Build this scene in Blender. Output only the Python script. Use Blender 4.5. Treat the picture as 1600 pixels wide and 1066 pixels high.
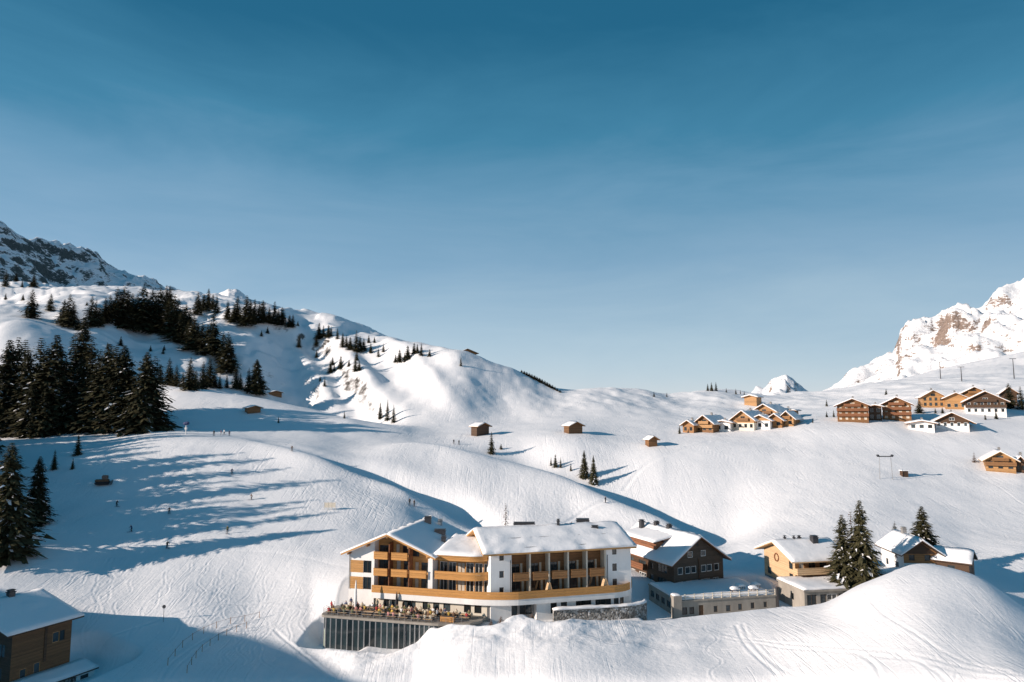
import bpy, bmesh, math, random
import numpy as np
from mathutils import Vector, Matrix
from mathutils.geometry import tessellate_polygon

R = math.radians
scene = bpy.context.scene
for o in list(bpy.data.objects):
    bpy.data.objects.remove(o)
COL = scene.collection

# ------------------------------------------------------------------ camera
CAMZ = 40.0
FPX, CX, CY = 1067.0, 800.0, 533.0
PITCH = math.atan(112 / 1067.0)
CP, SP = math.cos(PITCH), math.sin(PITCH)
cam_d = bpy.data.cameras.new('camera')
cam_d.sensor_width = 36.0
cam_d.lens = 24.0
cam_d.clip_start = 0.5
cam_d.clip_end = 20000
cam = bpy.data.objects.new('camera', cam_d)
cam.location = (0, 0, CAMZ)
cam.rotation_euler = (R(90) + PITCH, 0, 0)
COL.objects.link(cam)
scene.camera = cam

# ------------------------------------------------------------------ sky and sun
SUN_EL, SUN_AZ = R(18.0), R(20.0)      # light travels to +x and a little to +y
travel = Vector((math.cos(SUN_AZ) * math.cos(SUN_EL), math.sin(SUN_AZ) * math.cos(SUN_EL), -math.sin(SUN_EL)))
world = bpy.data.worlds.new('World')
scene.world = world
world.use_nodes = True
wn, wl = world.node_tree.nodes, world.node_tree.links
wn.clear()
w_out = wn.new('ShaderNodeOutputWorld')
w_bg = wn.new('ShaderNodeBackground')
w_sky = wn.new('ShaderNodeTexSky')
w_sky.sky_type = 'NISHITA'
w_sky.sun_disc = False
w_sky.sun_elevation = SUN_EL
w_sky.sun_rotation = -math.atan2(-travel.x, -travel.y)
w_sky.altitude = 1800
w_sky.air_density = 1.0
w_sky.dust_density = 0.0
w_sky.ozone_density = 2.0
# the photograph's deep teal grade: one power curve per channel over the whole sky
w_sep = wn.new('ShaderNodeSeparateColor')
w_cmb = wn.new('ShaderNodeCombineColor')
wl.new(w_sky.outputs['Color'], w_sep.inputs[0])
for i_, (g_, k_) in enumerate(((1.75, 1.445), (1.08, 0.785), (1.13, 0.80))):
    pw_ = wn.new('ShaderNodeMath')
    pw_.operation = 'POWER'
    sc_ = wn.new('ShaderNodeMath')
    sc_.operation = 'MULTIPLY'
    sc_.inputs[1].default_value = 0.1516
    ml_ = wn.new('ShaderNodeMath')
    ml_.operation = 'MULTIPLY'
    ml_.inputs[1].default_value = k_ / 0.1516
    pw_.inputs[1].default_value = g_
    wl.new(w_sep.outputs[i_], sc_.inputs[0])
    wl.new(sc_.outputs[0], pw_.inputs[0])
    wl.new(pw_.outputs[0], ml_.inputs[0])
    wl.new(ml_.outputs[0], w_cmb.inputs[i_])
# thin high haze: the blue pales evenly towards the horizon all round, with faint streaks of cirrus
w_geo = wn.new('ShaderNodeNewGeometry')
w_xyz = wn.new('ShaderNodeSeparateXYZ')
w_dir = wn.new('ShaderNodeVectorMath')
w_dir.operation = 'SCALE'
w_dir.inputs['Scale'].default_value = -1.0
wl.new(w_geo.outputs['Incoming'], w_dir.inputs[0])
wl.new(w_dir.outputs[0], w_xyz.inputs[0])
w_map = wn.new('ShaderNodeMapping')
w_map.inputs['Scale'].default_value = (1.6, 1.6, 7.0)
w_map.inputs['Rotation'].default_value = (0.25, 0.15, 0)
wl.new(w_dir.outputs[0], w_map.inputs['Vector'])
w_noi = wn.new('ShaderNodeTexNoise')
w_noi.inputs['Scale'].default_value = 1.3
w_noi.inputs['Detail'].default_value = 5
w_noi.inputs['Roughness'].default_value = 0.6
w_noi.inputs['Distortion'].default_value = 0.5
wl.new(w_map.outputs[0], w_noi.inputs['Vector'])
w_ofs = wn.new('ShaderNodeMath')
w_ofs.operation = 'MULTIPLY_ADD'
w_ofs.inputs[1].default_value = -0.16
wl.new(w_noi.outputs['Fac'], w_ofs.inputs[0])
w_add = wn.new('ShaderNodeMath')
w_add.inputs[1].default_value = 0.08
wl.new(w_xyz.outputs['Z'], w_ofs.inputs[2])
wl.new(w_ofs.outputs[0], w_add.inputs[0])
w_ramp = wn.new('ShaderNodeValToRGB')
els_ = w_ramp.color_ramp.elements
stops_ = [(0.0, (.52, .64, .71)), (0.08, (.434, .565, .658)), (0.22, (.235, .392, .540)), (0.31, (.140, .310, .462)), (0.385, (.056, .222, .360)), (0.51, (.0165, .125, .232)), (1.0, (.013, .105, .200))]
while len(els_) < len(stops_):
    els_.new(0.5)
for e_, (p_, c_) in zip(els_, stops_):
    e_.position = p_
    e_.color = (*c_, 1)
wl.new(w_add.outputs[0], w_ramp.inputs['Fac'])
w_scl = wn.new('ShaderNodeVectorMath')
w_scl.operation = 'SCALE'
w_scl.inputs['Scale'].default_value = 1 / 0.1516
wl.new(w_ramp.outputs['Color'], w_scl.inputs[0])
w_mix = wn.new('ShaderNodeMix')
w_mix.data_type = 'RGBA'
w_mix.inputs['Factor'].default_value = 0.85
wl.new(w_cmb.outputs[0], w_mix.inputs[6])
wl.new(w_scl.outputs[0], w_mix.inputs[7])
wl.new(w_mix.outputs[2], w_bg.inputs['Color'])
w_bg.inputs['Strength'].default_value = 0.1
wl.new(w_bg.outputs['Background'], w_out.inputs['Surface'])

sun_d = bpy.data.lights.new('sun', 'SUN')
sun_d.energy = 3.9
sun_d.angle = R(0.5)
sun_d.color = (1.0, 0.85, 0.735)
sun = bpy.data.objects.new('sun', sun_d)
sun.rotation_euler = travel.to_track_quat('-Z', 'Y').to_euler()
sun.location = (-300, -140, 160)
COL.objects.link(sun)

vs = scene.view_settings
vs.view_transform = 'Standard'
vs.look = 'None'
vs.exposure = 0.7
vs.gamma = 1.0
vs.use_curve_mapping = False

rng = random.Random(11)
nrg = np.random.default_rng(7)


def at(px, py, Y):
    """photo pixel + distance along the view axis -> world point"""
    dx, dy = px - CX, CY - py
    wy = FPX * CP - dy * SP
    s = Y / wy
    return Vector((dx * s, Y, CAMZ + (FPX * SP + dy * CP) * s))


def pix(x, y, z):
    z = z - CAMZ
    depth = y * CP + z * SP
    return CX + FPX * x / depth, CY - FPX * (-y * SP + z * CP) / depth


# ------------------------------------------------------------------ materials
MATS = {}


def nodes_of(name):
    m = bpy.data.materials.new(name)
    m.use_nodes = True
    nt = m.node_tree
    b = nt.nodes['Principled BSDF']
    return m, nt, b


def L(nt, a, b):
    nt.links.new(a, b)


def ramp(nt, fac, stops):
    r = nt.nodes.new('ShaderNodeValToRGB')
    els = r.color_ramp.elements
    while len(els) < len(stops):
        els.new(0.5)
    for e, (p, c) in zip(els, stops):
        e.position = p
        e.color = c if len(c) == 4 else (*c, 1)
    L(nt, fac, r.inputs['Fac'])
    return r


def noise(nt, vec, scale, detail=4, rough=0.55, dist=0.0):
    n = nt.nodes.new('ShaderNodeTexNoise')
    n.inputs['Scale'].default_value = scale
    n.inputs['Detail'].default_value = detail
    n.inputs['Roughness'].default_value = rough
    n.inputs['Distortion'].default_value = dist
    if vec is not None:
        L(nt, vec, n.inputs['Vector'])
    return n


def mapping(nt, src, scale=(1, 1, 1), rot=(0, 0, 0)):
    mp = nt.nodes.new('ShaderNodeMapping')
    mp.inputs['Scale'].default_value = scale
    mp.inputs['Rotation'].default_value = rot
    L(nt, src, mp.inputs['Vector'])
    return mp.outputs['Vector']


def bump(nt, b, height, strength, distance, prev=None):
    n = nt.nodes.new('ShaderNodeBump')
    n.inputs['Strength'].default_value = strength
    n.inputs['Distance'].default_value = distance
    L(nt, height, n.inputs['Height'])
    if prev is not None:
        L(nt, prev.outputs['Normal'], n.inputs['Normal'])
    L(nt, n.outputs['Normal'], b.inputs['Normal'])
    return n


def geo_pos(nt):
    return nt.nodes.new('ShaderNodeNewGeometry').outputs['Position']


def obj_pos(nt):
    return nt.nodes.new('ShaderNodeTexCoord').outputs['Object']


def math_n(nt, op, a, b_):
    n = nt.nodes.new('ShaderNodeMath')
    n.operation = op
    for i, v in enumerate((a, b_)):
        if isinstance(v, (int, float)):
            n.inputs[i].default_value = v
        else:
            L(nt, v, n.inputs[i])
    return n.outputs[0]


def mat_snow(name, fine=1.0, ground=False):
    m, nt, b = nodes_of(name)
    p = geo_pos(nt)
    n1 = noise(nt, p, 0.05, 5, 0.6)
    r = ramp(nt, n1.outputs['Fac'], [(0.3, (0.79, 0.80, 0.82)), (0.7, (0.87, 0.87, 0.88))])
    col = r.outputs['Color']
    b.inputs['Roughness'].default_value = 0.75
    b.inputs['Specular IOR Level'].default_value = 0.25
    # wind-packed relief: long ripples, lumps and crumbs
    n2 = noise(nt, mapping(nt, p, (0.35, 0.9, 0.9), (0, 0, R(20))), 0.55, 4, 0.55, 0.6)
    b1 = bump(nt, b, n2.outputs['Fac'], 0.3 * fine, 0.12)
    n3 = noise(nt, p, 1.3, 6, 0.68)
    b2 = bump(nt, b, n3.outputs['Fac'], 0.55 * fine, 0.2, b1)
    if ground:
        # old ski lines running down the slopes, in patches
        h = None
        for k, (rot, sc) in enumerate(((12, 1.5), (-24, 1.1), (38, 0.9), (-6, 2.2))):
            st = noise(nt, mapping(nt, p, (sc, 0.05, 0.05), (0, 0, R(rot))), 1.0, 3, 0.6, 1.1)
            mk = noise(nt, mapping(nt, p, (1, 1, 1), (0, 0, 0)), 0.035 + .013 * k, 3, 0.6)
            rm = ramp(nt, mk.outputs['Fac'], [(0.50, (0, 0, 0)), (0.64, (1, 1, 1))])
            rs = ramp(nt, st.outputs['Fac'], [(0.34, (0, 0, 0)), (0.46, (1, 1, 1))])
            v = math_n(nt, 'MULTIPLY', math_n(nt, 'SUBTRACT', rs.outputs['Color'], 1.0), rm.outputs['Color'])
            h = v if h is None else math_n(nt, 'ADD', h, v)
        bump(nt, b, h, 0.55, 0.08, b2)
        # bare rock where a ledge is too steep to hold snow
        g = nt.nodes.new('ShaderNodeNewGeometry')
        sx = nt.nodes.new('ShaderNodeSeparateXYZ')
        L(nt, g.outputs['True Normal'], sx.inputs[0])
        sy = nt.nodes.new('ShaderNodeSeparateXYZ')
        L(nt, p, sy.inputs[0])
        n4 = noise(nt, p, 0.35, 5, 0.7)
        steep = math_n(nt, 'ADD', sx.outputs['Z'], math_n(nt, 'MULTIPLY', n4.outputs['Fac'], 0.30))
        mr = nt.nodes.new('ShaderNodeMapRange')
        L(nt, steep, mr.inputs['Value'])
        mr.inputs['From Min'].default_value = 0.69
        mr.inputs['From Max'].default_value = 0.77
        far_ = nt.nodes.new('ShaderNodeMapRange')
        L(nt, sy.outputs['Y'], far_.inputs['Value'])
        far_.inputs['From Min'].default_value = 300
        far_.inputs['From Max'].default_value = 320
        keep = math_n(nt, 'MAXIMUM', mr.outputs['Result'], math_n(nt, 'SUBTRACT', 1.0, far_.outputs['Result']))
        rk = ramp(nt, n4.outputs['Fac'], [(0.3, (0.05, 0.048, 0.045)), (0.7, (0.16, 0.14, 0.12))])
        mx = nt.nodes.new('ShaderNodeMix')
        mx.data_type = 'RGBA'
        L(nt, keep, mx.inputs['Factor'])
        L(nt, rk.outputs['Color'], mx.inputs[6])
        L(nt, col, mx.inputs[7])
        col = mx.outputs[2]
    L(nt, col, b.inputs['Base Color'])
    return m


def mat_rocksnow(name, bias, rock=(0.16, 0.13, 0.11), scale=0.02):
    m, nt, b = nodes_of(name)
    p = geo_pos(nt)
    g = nt.nodes.new('ShaderNodeNewGeometry')
    sx = nt.nodes.new('ShaderNodeSeparateXYZ')
    L(nt, g.outputs['Normal'], sx.inputs[0])
    n1 = noise(nt, p, scale, 8, 0.62)
    n1b = noise(nt, mapping(nt, p, (1, 1, 2.2), (0.35, 0.2, 0)), scale * 4.5, 8, 0.72, 0.4)
    add = nt.nodes.new('ShaderNodeMath')
    add.operation = 'MULTIPLY_ADD'
    L(nt, n1.outputs['Fac'], add.inputs[0])
    add.inputs[1].default_value = 0.6
    L(nt, sx.outputs['Z'], add.inputs[2])
    add2 = nt.nodes.new('ShaderNodeMath')
    add2.operation = 'MULTIPLY_ADD'
    L(nt, n1b.outputs['Fac'], add2.inputs[0])
    add2.inputs[1].default_value = 1.1
    L(nt, add.outputs[0], add2.inputs[2])
    r = ramp(nt, add2.outputs[0], [(0.0, (1, 1, 1)), (1.0, (0, 0, 0))])
    mr = nt.nodes.new('ShaderNodeMapRange')
    L(nt, add2.outputs[0], mr.inputs['Value'])
    mr.inputs['From Min'].default_value = bias
    mr.inputs['From Max'].default_value = bias + 0.10
    n2 = noise(nt, p, scale * 9, 5, 0.7)
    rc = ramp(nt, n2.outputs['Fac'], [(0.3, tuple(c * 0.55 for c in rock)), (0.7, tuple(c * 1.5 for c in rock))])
    mix = nt.nodes.new('ShaderNodeMix')
    mix.data_type = 'RGBA'
    L(nt, mr.outputs['Result'], mix.inputs['Factor'])
    L(nt, rc.outputs['Color'], mix.inputs[6])
    mix.inputs[7].default_value = (0.85, 0.86, 0.88, 1)
    L(nt, mix.outputs[2], b.inputs['Base Color'])
    b.inputs['Roughness'].default_value = 0.85
    b.inputs['Specular IOR Level'].default_value = 0.15
    bump(nt, b, n2.outputs['Fac'], 0.6, 4.0)
    return m


def mat_wood(name, col, vary=0.25, plank=0.18, rough=0.6, vertical=False):
    """board cladding: tone changes from board to board, grain and weather streaks"""
    m, nt, b = nodes_of(name)
    p = obj_pos(nt)
    sep = nt.nodes.new('ShaderNodeSeparateXYZ')
    L(nt, p, sep.inputs[0])
    dv = nt.nodes.new('ShaderNodeMath')
    dv.operation = 'DIVIDE'
    if vertical:
        ad = nt.nodes.new('ShaderNodeMath')
        L(nt, sep.outputs['X'], ad.inputs[0])
        L(nt, sep.outputs['Y'], ad.inputs[1])
        L(nt, ad.outputs[0], dv.inputs[0])
    else:
        L(nt, sep.outputs['Z'], dv.inputs[0])
    dv.inputs[1].default_value = plank
    fl = nt.nodes.new('ShaderNodeMath')
    fl.operation = 'FLOOR'
    L(nt, dv.outputs[0], fl.inputs[0])
    wnz = nt.nodes.new('ShaderNodeTexWhiteNoise')
    wnz.noise_dimensions = '1D'
    L(nt, fl.outputs[0], wnz.inputs['W'])
    n1 = noise(nt, mapping(nt, p, (1, 1, 5) if not vertical else (5, 5, 0.6)), 1.2, 5, 0.6)
    mixv = nt.nodes.new('ShaderNodeMath')
    mixv.operation = 'MULTIPLY_ADD'
    L(nt, wnz.outputs['Value'], mixv.inputs[0])
    mixv.inputs[1].default_value = 0.45
    L(nt, n1.outputs['Fac'], mixv.inputs[2])
    lo = tuple(c * (1 - vary) for c in col)
    hi = tuple(min(1, c * (1 + vary)) for c in col)
    r = ramp(nt, mixv.outputs[0], [(0.3, lo), (1.0, hi)])
    L(nt, r.outputs['Color'], b.inputs['Base Color'])
    b.inputs['Roughness'].default_value = rough
    b.inputs['Specular IOR Level'].default_value = 0.3
    fr = nt.nodes.new('ShaderNodeMath')
    fr.operation = 'FRACT'
    L(nt, dv.outputs[0], fr.inputs[0])
    pr = ramp(nt, fr.outputs[0], [(0.0, (0, 0, 0)), (0.12, (1, 1, 1)), (0.9, (1, 1, 1)), (1.0, (0, 0, 0))])
    bump(nt, b, pr.outputs['Color'], 0.7, 0.03)
    return m


def mat_plaster(name, col, vary=0.07, rough=0.85, scale=0.6):
    m, nt, b = nodes_of(name)
    p = obj_pos(nt)
    n1 = noise(nt, mapping(nt, p, (1, 1, 0.35)), scale, 6, 0.65)
    r = ramp(nt, n1.outputs['Fac'], [(0.3, tuple(c * (1 - vary) for c in col)), (0.7, tuple(min(1, c * (1 + vary)) for c in col))])
    L(nt, r.outputs['Color'], b.inputs['Base Color'])
    b.inputs['Roughness'].default_value = rough
    b.inputs['Specular IOR Level'].default_value = 0.2
    n2 = noise(nt, p, 6, 4, 0.6)
    bump(nt, b, n2.outputs['Fac'], 0.3, 0.03)
    return m


def mat_plain(name, col, rough=0.6, metal=0.0, vary=0.12, scale=2.0):
    m, nt, b = nodes_of(name)
    n1 = noise(nt, obj_pos(nt), scale, 4, 0.6)
    r = ramp(nt, n1.outputs['Fac'], [(0.3, tuple(c * (1 - vary) for c in col)), (0.7, tuple(min(1, c * (1 + vary)) for c in col))])
    L(nt, r.outputs['Color'], b.inputs['Base Color'])
    b.inputs['Roughness'].default_value = rough
    b.inputs['Metallic'].default_value = metal
    return m


def mat_glass(name, tint=(0.03, 0.04, 0.045), rough=0.08):
    """window pane seen by day: dark room behind a reflecting sheet"""
    m, nt, b = nodes_of(name)
    oi = nt.nodes.new('ShaderNodeObjectInfo')
    n1 = noise(nt, obj_pos(nt), 0.9, 3, 0.6)
    md = nt.nodes.new('ShaderNodeMath')
    md.operation = 'MULTIPLY'
    L(nt, n1.outputs['Fac'], md.inputs[0])
    L(nt, oi.outputs['Random'], md.inputs[1])
    r = ramp(nt, md.outputs[0], [(0.1, tuple(c * 0.5 for c in tint)), (0.6, tuple(c * 2.4 for c in tint))])
    L(nt, r.outputs['Color'], b.inputs['Base Color'])
    b.inputs['Roughness'].default_value = rough
    b.inputs['Specular IOR Level'].default_value = 0.6
    return m


def mat_stone(name, scale=1.6, cols=((0.07, 0.065, 0.06), (0.26, 0.25, 0.23))):
    m, nt, b = nodes_of(name)
    p = obj_pos(nt)
    v = nt.nodes.new('ShaderNodeTexVoronoi')
    v.inputs['Scale'].default_value = scale
    L(nt, p, v.inputs['Vector'])
    sepc = nt.nodes.new('ShaderNodeSeparateColor')
    L(nt, v.outputs['Color'], sepc.inputs[0])
    r = ramp(nt, sepc.outputs[0], [(0.0, cols[0]), (0.7, cols[1]), (1.0, (0.5, 0.5, 0.5))])
    L(nt, r.outputs['Color'], b.inputs['Base Color'])
    b.inputs['Roughness'].default_value = 0.85
    bump(nt, b, v.outputs['Distance'], 0.8, -0.15)
    return m


M = dict(
    snow=mat_snow('snow'),
    snow_ground=mat_snow('snow_ground', 1.0, True),
    roof_snow=mat_snow('roof_snow', 0.7),
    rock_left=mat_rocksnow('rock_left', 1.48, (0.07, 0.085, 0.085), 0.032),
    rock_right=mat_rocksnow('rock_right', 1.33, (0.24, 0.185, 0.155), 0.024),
    larch=mat_wood('larch_cladding', (0.50, 0.265, 0.095), 0.22, 0.2),
    larch_rail=mat_wood('larch_boards', (0.50, 0.25, 0.08), 0.2, 0.35),
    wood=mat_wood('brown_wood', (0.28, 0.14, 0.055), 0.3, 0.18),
    wood_dark=mat_wood('dark_wood', (0.075, 0.043, 0.025), 0.35, 0.18),
    wood_red=mat_wood('red_brown_wood', (0.20, 0.085, 0.04), 0.3, 0.18),
    wood_pale=mat_wood('pale_shingle', (0.56, 0.385, 0.225), 0.2, 0.2),
    wood_grey_shaded=mat_wood('shaded_grey_shingle', (0.075, 0.057, 0.043), 0.35, 0.2),  # shingle colour darkened to carry the hotel's shadow
    white=mat_plaster('white_plaster', (0.80, 0.79, 0.77)),
    cream=mat_plaster('cream_plaster', (0.66, 0.60, 0.50)),
    concrete=mat_plaster('concrete', (0.30, 0.275, 0.24), 0.18),
    wood_gold=mat_wood('weathered_gold_wood', (0.36, 0.20, 0.085), 0.35, 0.25),
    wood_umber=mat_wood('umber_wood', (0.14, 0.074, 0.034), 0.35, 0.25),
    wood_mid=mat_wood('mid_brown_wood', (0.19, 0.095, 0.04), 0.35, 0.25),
    grey=mat_plaster('grey_render', (0.25, 0.245, 0.24), 0.15),
    stone=mat_stone('dry_stone', 3.2),
    frame_dark=mat_plain('dark_frame', (0.05, 0.035, 0.025), 0.5),
    frame_white=mat_plain('white_frame', (0.75, 0.74, 0.72), 0.5),
    frame_wood=mat_plain('timber_frame', (0.40, 0.22, 0.09), 0.55),
    metal=mat_plain('grey_metal', (0.30, 0.31, 0.32), 0.45, 0.5),
    metal_dark=mat_plain('dark_metal', (0.06, 0.06, 0.065), 0.45, 0.4),
    glass=mat_glass('window_glass'),
    glass_front=mat_glass('glass_front', (0.02, 0.032, 0.036), 0.05),
    curtain=mat_plain('pale_curtain', (0.55, 0.50, 0.42), 0.8),
    green_glass=mat_plain('pale_green_panel', (0.42, 0.48, 0.38), 0.3),
)

# ------------------------------------------------------------------ object helpers


def link(o, parent=None):
    COL.objects.link(o)
    if parent is not None:
        o.parent = parent
    return o


def tag(o, label=None, cat=None, group=None, kind=None):
    if label:
        o['label'] = label
    if cat:
        o['category'] = cat
    if group:
        o['group'] = group
    if kind:
        o['kind'] = kind
    return o


def thing(name, label, cat, loc=(0, 0, 0), rotz=0.0, group=None):
    o = bpy.data.objects.new(name, None)
    o.empty_display_size = 0.5
    o.location = loc
    o.rotation_euler = (0, 0, rotz)
    link(o)
    return tag(o, label, cat, group)


def mesh_obj(name, bm, mat, parent=None, smooth=False):
    me = bpy.data.meshes.new(name)
    bm.normal_update()
    bm.to_mesh(me)
    bm.free()
    if smooth:
        me.polygons.foreach_set('use_smooth', [True] * len(me.polygons))
    for mm in (mat if isinstance(mat, (list, tuple)) else [mat]):
        me.materials.append(mm)
    return link(bpy.data.objects.new(name, me), parent)


def inst(name, me, parent=None, loc=(0, 0, 0), rotz=0.0, scale=(1, 1, 1)):
    o = bpy.data.objects.new(name, me)
    o.location = loc
    o.rotation_euler = (0, 0, rotz)
    o.scale = scale
    return link(o, parent)


def box(bm, x0, x1, y0, y1, z0, z1, mi=0):
    vs_ = [bm.verts.new(p) for p in ((x0, y0, z0), (x1, y0, z0), (x1, y1, z0), (x0, y1, z0),
                                     (x0, y0, z1), (x1, y0, z1), (x1, y1, z1), (x0, y1, z1))]
    for f in ((3, 2, 1, 0), (4, 5, 6, 7), (0, 1, 5, 4), (1, 2, 6, 5), (2, 3, 7, 6), (3, 0, 4, 7)):
        fc = bm.faces.new([vs_[i] for i in f])
        fc.material_index = mi


def box_obj(name, x0, x1, y0, y1, z0, z1, mat, parent=None):
    bm = bmesh.new()
    box(bm, x0, x1, y0, y1, z0, z1)
    return mesh_obj(name, bm, mat, parent)


def tube(bm, pts, radii, seg=6, cap=True, mi=0):
    rings = []
    for i, p in enumerate(pts):
        p = Vector(p)
        a = Vector(pts[max(0, i - 1)])
        b_ = Vector(pts[min(len(pts) - 1, i + 1)])
        d = (b_ - a).normalized()
        u = d.orthogonal().normalized() if abs(d.z) < 0.999 else Vector((1, 0, 0))
        v = d.cross(u)
        rr = radii[i] if isinstance(radii, (list, tuple)) else radii
        rings.append([bm.verts.new(p + (u * math.cos(2 * math.pi * k / seg) + v * math.sin(2 * math.pi * k / seg)) * rr) for k in range(seg)])
    for r0, r1 in zip(rings, rings[1:]):
        for k in range(seg):
            f = bm.faces.new((r0[k], r0[(k + 1) % seg], r1[(k + 1) % seg], r1[k]))
            f.material_index = mi
    if cap:
        bm.faces.new(list(reversed(rings[0]))).material_index = mi
        bm.faces.new(rings[-1]).material_index = mi


# ------------------------------------------------------------------ numeric noise


def _hash(ix, iy, seed):
    h = (ix.astype(np.int64) * 374761393 + iy.astype(np.int64) * 668265263 + seed * 1442695041) & 0xFFFFFFFF
    h = ((h ^ (h >> 13)) * 1274126177) & 0xFFFFFFFF
    h = h ^ (h >> 16)
    return (h & 0xFFFF) / 65535.0


def vnoise(x, y, seed=0):
    ix, iy = np.floor(x), np.floor(y)
    fx, fy = x - ix, y - iy
    fx = fx * fx * fx * (fx * (fx * 6 - 15) + 10)
    fy = fy * fy * fy * (fy * (fy * 6 - 15) + 10)
    a = _hash(ix, iy, seed)
    b_ = _hash(ix + 1, iy, seed)
    c = _hash(ix, iy + 1, seed)
    d = _hash(ix + 1, iy + 1, seed)
    return (a * (1 - fx) + b_ * fx) * (1 - fy) + (c * (1 - fx) + d * fx) * fy * 1.0 - 0.5


def fbm(x, y, octv=4, seed=0, gain=0.5):
    s = np.zeros_like(x)
    amp = 1.0
    for o in range(octv):
        s += amp * vnoise(x * 2 ** o + 17.3 * o, y * 2 ** o - 9.1 * o, seed + o)
        amp *= gain
    return s


def pchip(x, y, xq):
    x, y = np.asarray(x, float), np.asarray(y, float)
    h = np.diff(x)
    d = np.diff(y) / h
    m = np.zeros_like(y)
    for i in range(1, len(x) - 1):
        if d[i - 1] * d[i] > 0:
            w1, w2 = 2 * h[i] + h[i - 1], h[i] + 2 * h[i - 1]
            m[i] = (w1 + w2) / (w1 / d[i - 1] + w2 / d[i])
    m[0], m[-1] = d[0], d[-1]
    k = np.clip(np.searchsorted(x, xq) - 1, 0, len(x) - 2)
    t = (xq - x[k]) / h[k]
    return ((2 * t ** 3 - 3 * t ** 2 + 1) * y[k] + (t ** 3 - 2 * t ** 2 + t) * h[k] * m[k]
            + (-2 * t ** 3 + 3 * t ** 2) * y[k + 1] + (t ** 3 - t ** 2) * h[k] * m[k + 1])


def blur(a, s, axis):
    n = int(3 * s) + 1
    k = np.exp(-0.5 * (np.arange(-n, n + 1) / s) ** 2)
    k /= k.sum()
    pad = [(0, 0), (0, 0)]
    pad[axis] = (n, n)
    ap = np.pad(a, pad, mode='edge')
    out = np.zeros_like(a)
    for i, w in enumerate(k):
        out += w * (ap[i:i + a.shape[0], :] if axis == 0 else ap[:, i:i + a.shape[1]])
    return out


def grid_mesh(name, X, Y, Z, mat, smooth=True):
    nr, nc = X.shape
    co = np.stack([X, Y, Z], -1).reshape(-1, 3).astype(np.float32)
    idx = np.arange(nr * nc).reshape(nr, nc)
    q = np.stack([idx[:-1, :-1], idx[:-1, 1:], idx[1:, 1:], idx[1:, :-1]], -1).reshape(-1, 4)
    me = bpy.data.meshes.new(name)
    me.vertices.add(len(co))
    me.vertices.foreach_set('co', co.ravel())
    me.loops.add(q.size)
    me.loops.foreach_set('vertex_index', q.ravel().astype(np.int32))
    me.polygons.add(len(q))
    me.polygons.foreach_set('loop_start', np.arange(0, q.size, 4, dtype=np.int32))
    me.polygons.foreach_set('use_smooth', np.full(len(q), smooth))
    me.update(calc_edges=True)
    me.materials.append(mat)
    o = bpy.data.objects.new(name, me)
    COL.objects.link(o)
    return o
# ski and vehicle tracks, as photo points on the snow: (points, half width, depth)
TRACKS = [
    ([(835, 835), (870, 822), (915, 797), (945, 783)], 0.9, 0.22),
    ([(975, 765), (1000, 735), (1050, 708), (1110, 690)], 0.9, 0.22),
    ([(985, 745), (1050, 704), (1120, 672)], 0.38, 0.13),
    ([(1130, 990), (1250, 1008), (1400, 1020), (1600, 1056)], 0.36, 0.10),
    ([(1130, 996), (1250, 1015), (1400, 1029), (1600, 1066)], 0.36, 0.10),
    ([(1160, 975), (1180, 1010), (1230, 1050), (1290, 1066)], 0.36, 0.10),
    ([(1150, 978), (1168, 1012), (1215, 1055)], 0.38, 0.13),
    ([(1380, 1066), (1362, 1035), (1330, 1018)], 0.38, 0.13),
    ([(1480, 1066), (1440, 1036), (1400, 1022)], 0.38, 0.13),
    ([(1350, 925), (1380, 960), (1460, 1010), (1580, 1050)], 0.35, 0.12),
    ([(1250, 645), (1400, 690), (1500, 725), (1600, 765)], 0.38, 0.13),
    ([(1090, 702), (1200, 740), (1330, 792)], 0.4, 0.16),
    ([(1460, 700), (1540, 750), (1600, 790)], 0.4, 0.16),
    ([(1100, 690), (1220, 700), (1380, 742), (1500, 800)], 0.4, 0.14),
    ([(250, 1066), (270, 1035), (330, 992), (420, 960), (500, 945)], 0.36, 0.10),
    ([(262, 1066), (285, 1035), (345, 992), (430, 962)], 0.36, 0.10),
    ([(430, 985), (470, 1020), (520, 1066)], 0.38, 0.13),
    ([(160, 1010), (230, 975), (330, 945), (480, 930)], 0.38, 0.13),
    ([(280, 640), (380, 648), (470, 665), (560, 690)], 0.38, 0.13),
    ([(900, 690), (980, 665), (1060, 655)], 0.38, 0.13),
    ([(620, 665), (720, 682), (800, 690)], 0.38, 0.13),
]
# powder fields crossed by many skiers: pixel box, number of tracks, length, swing
FIELDS = [
    (480, 745, 575, 785, 100, 16, 0.9),
    (760, 745, 910, 812, 150, 26, 1.1),
    (900, 795, 1040, 840, 25, 14, 0.9),
    (600, 790, 710, 815, 22, 12, 0.8),
    (660, 590, 880, 650, 90, 38, 1.3),
    (1130, 690, 1560, 800, 75, 55, 1.0),
    (1100, 960, 1560, 1050, 10, 40, 1.2),
    (160, 870, 530, 950, 45, 26, 1.0),
    (230, 695, 450, 745, 30, 9, 0.7),
    (920, 640, 1060, 680, 30, 30, 1.2),
    (1000, 730, 1250, 800, 40, 40, 1.0),
    (500, 700, 740, 745, 40, 25, 1.0),
]
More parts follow.
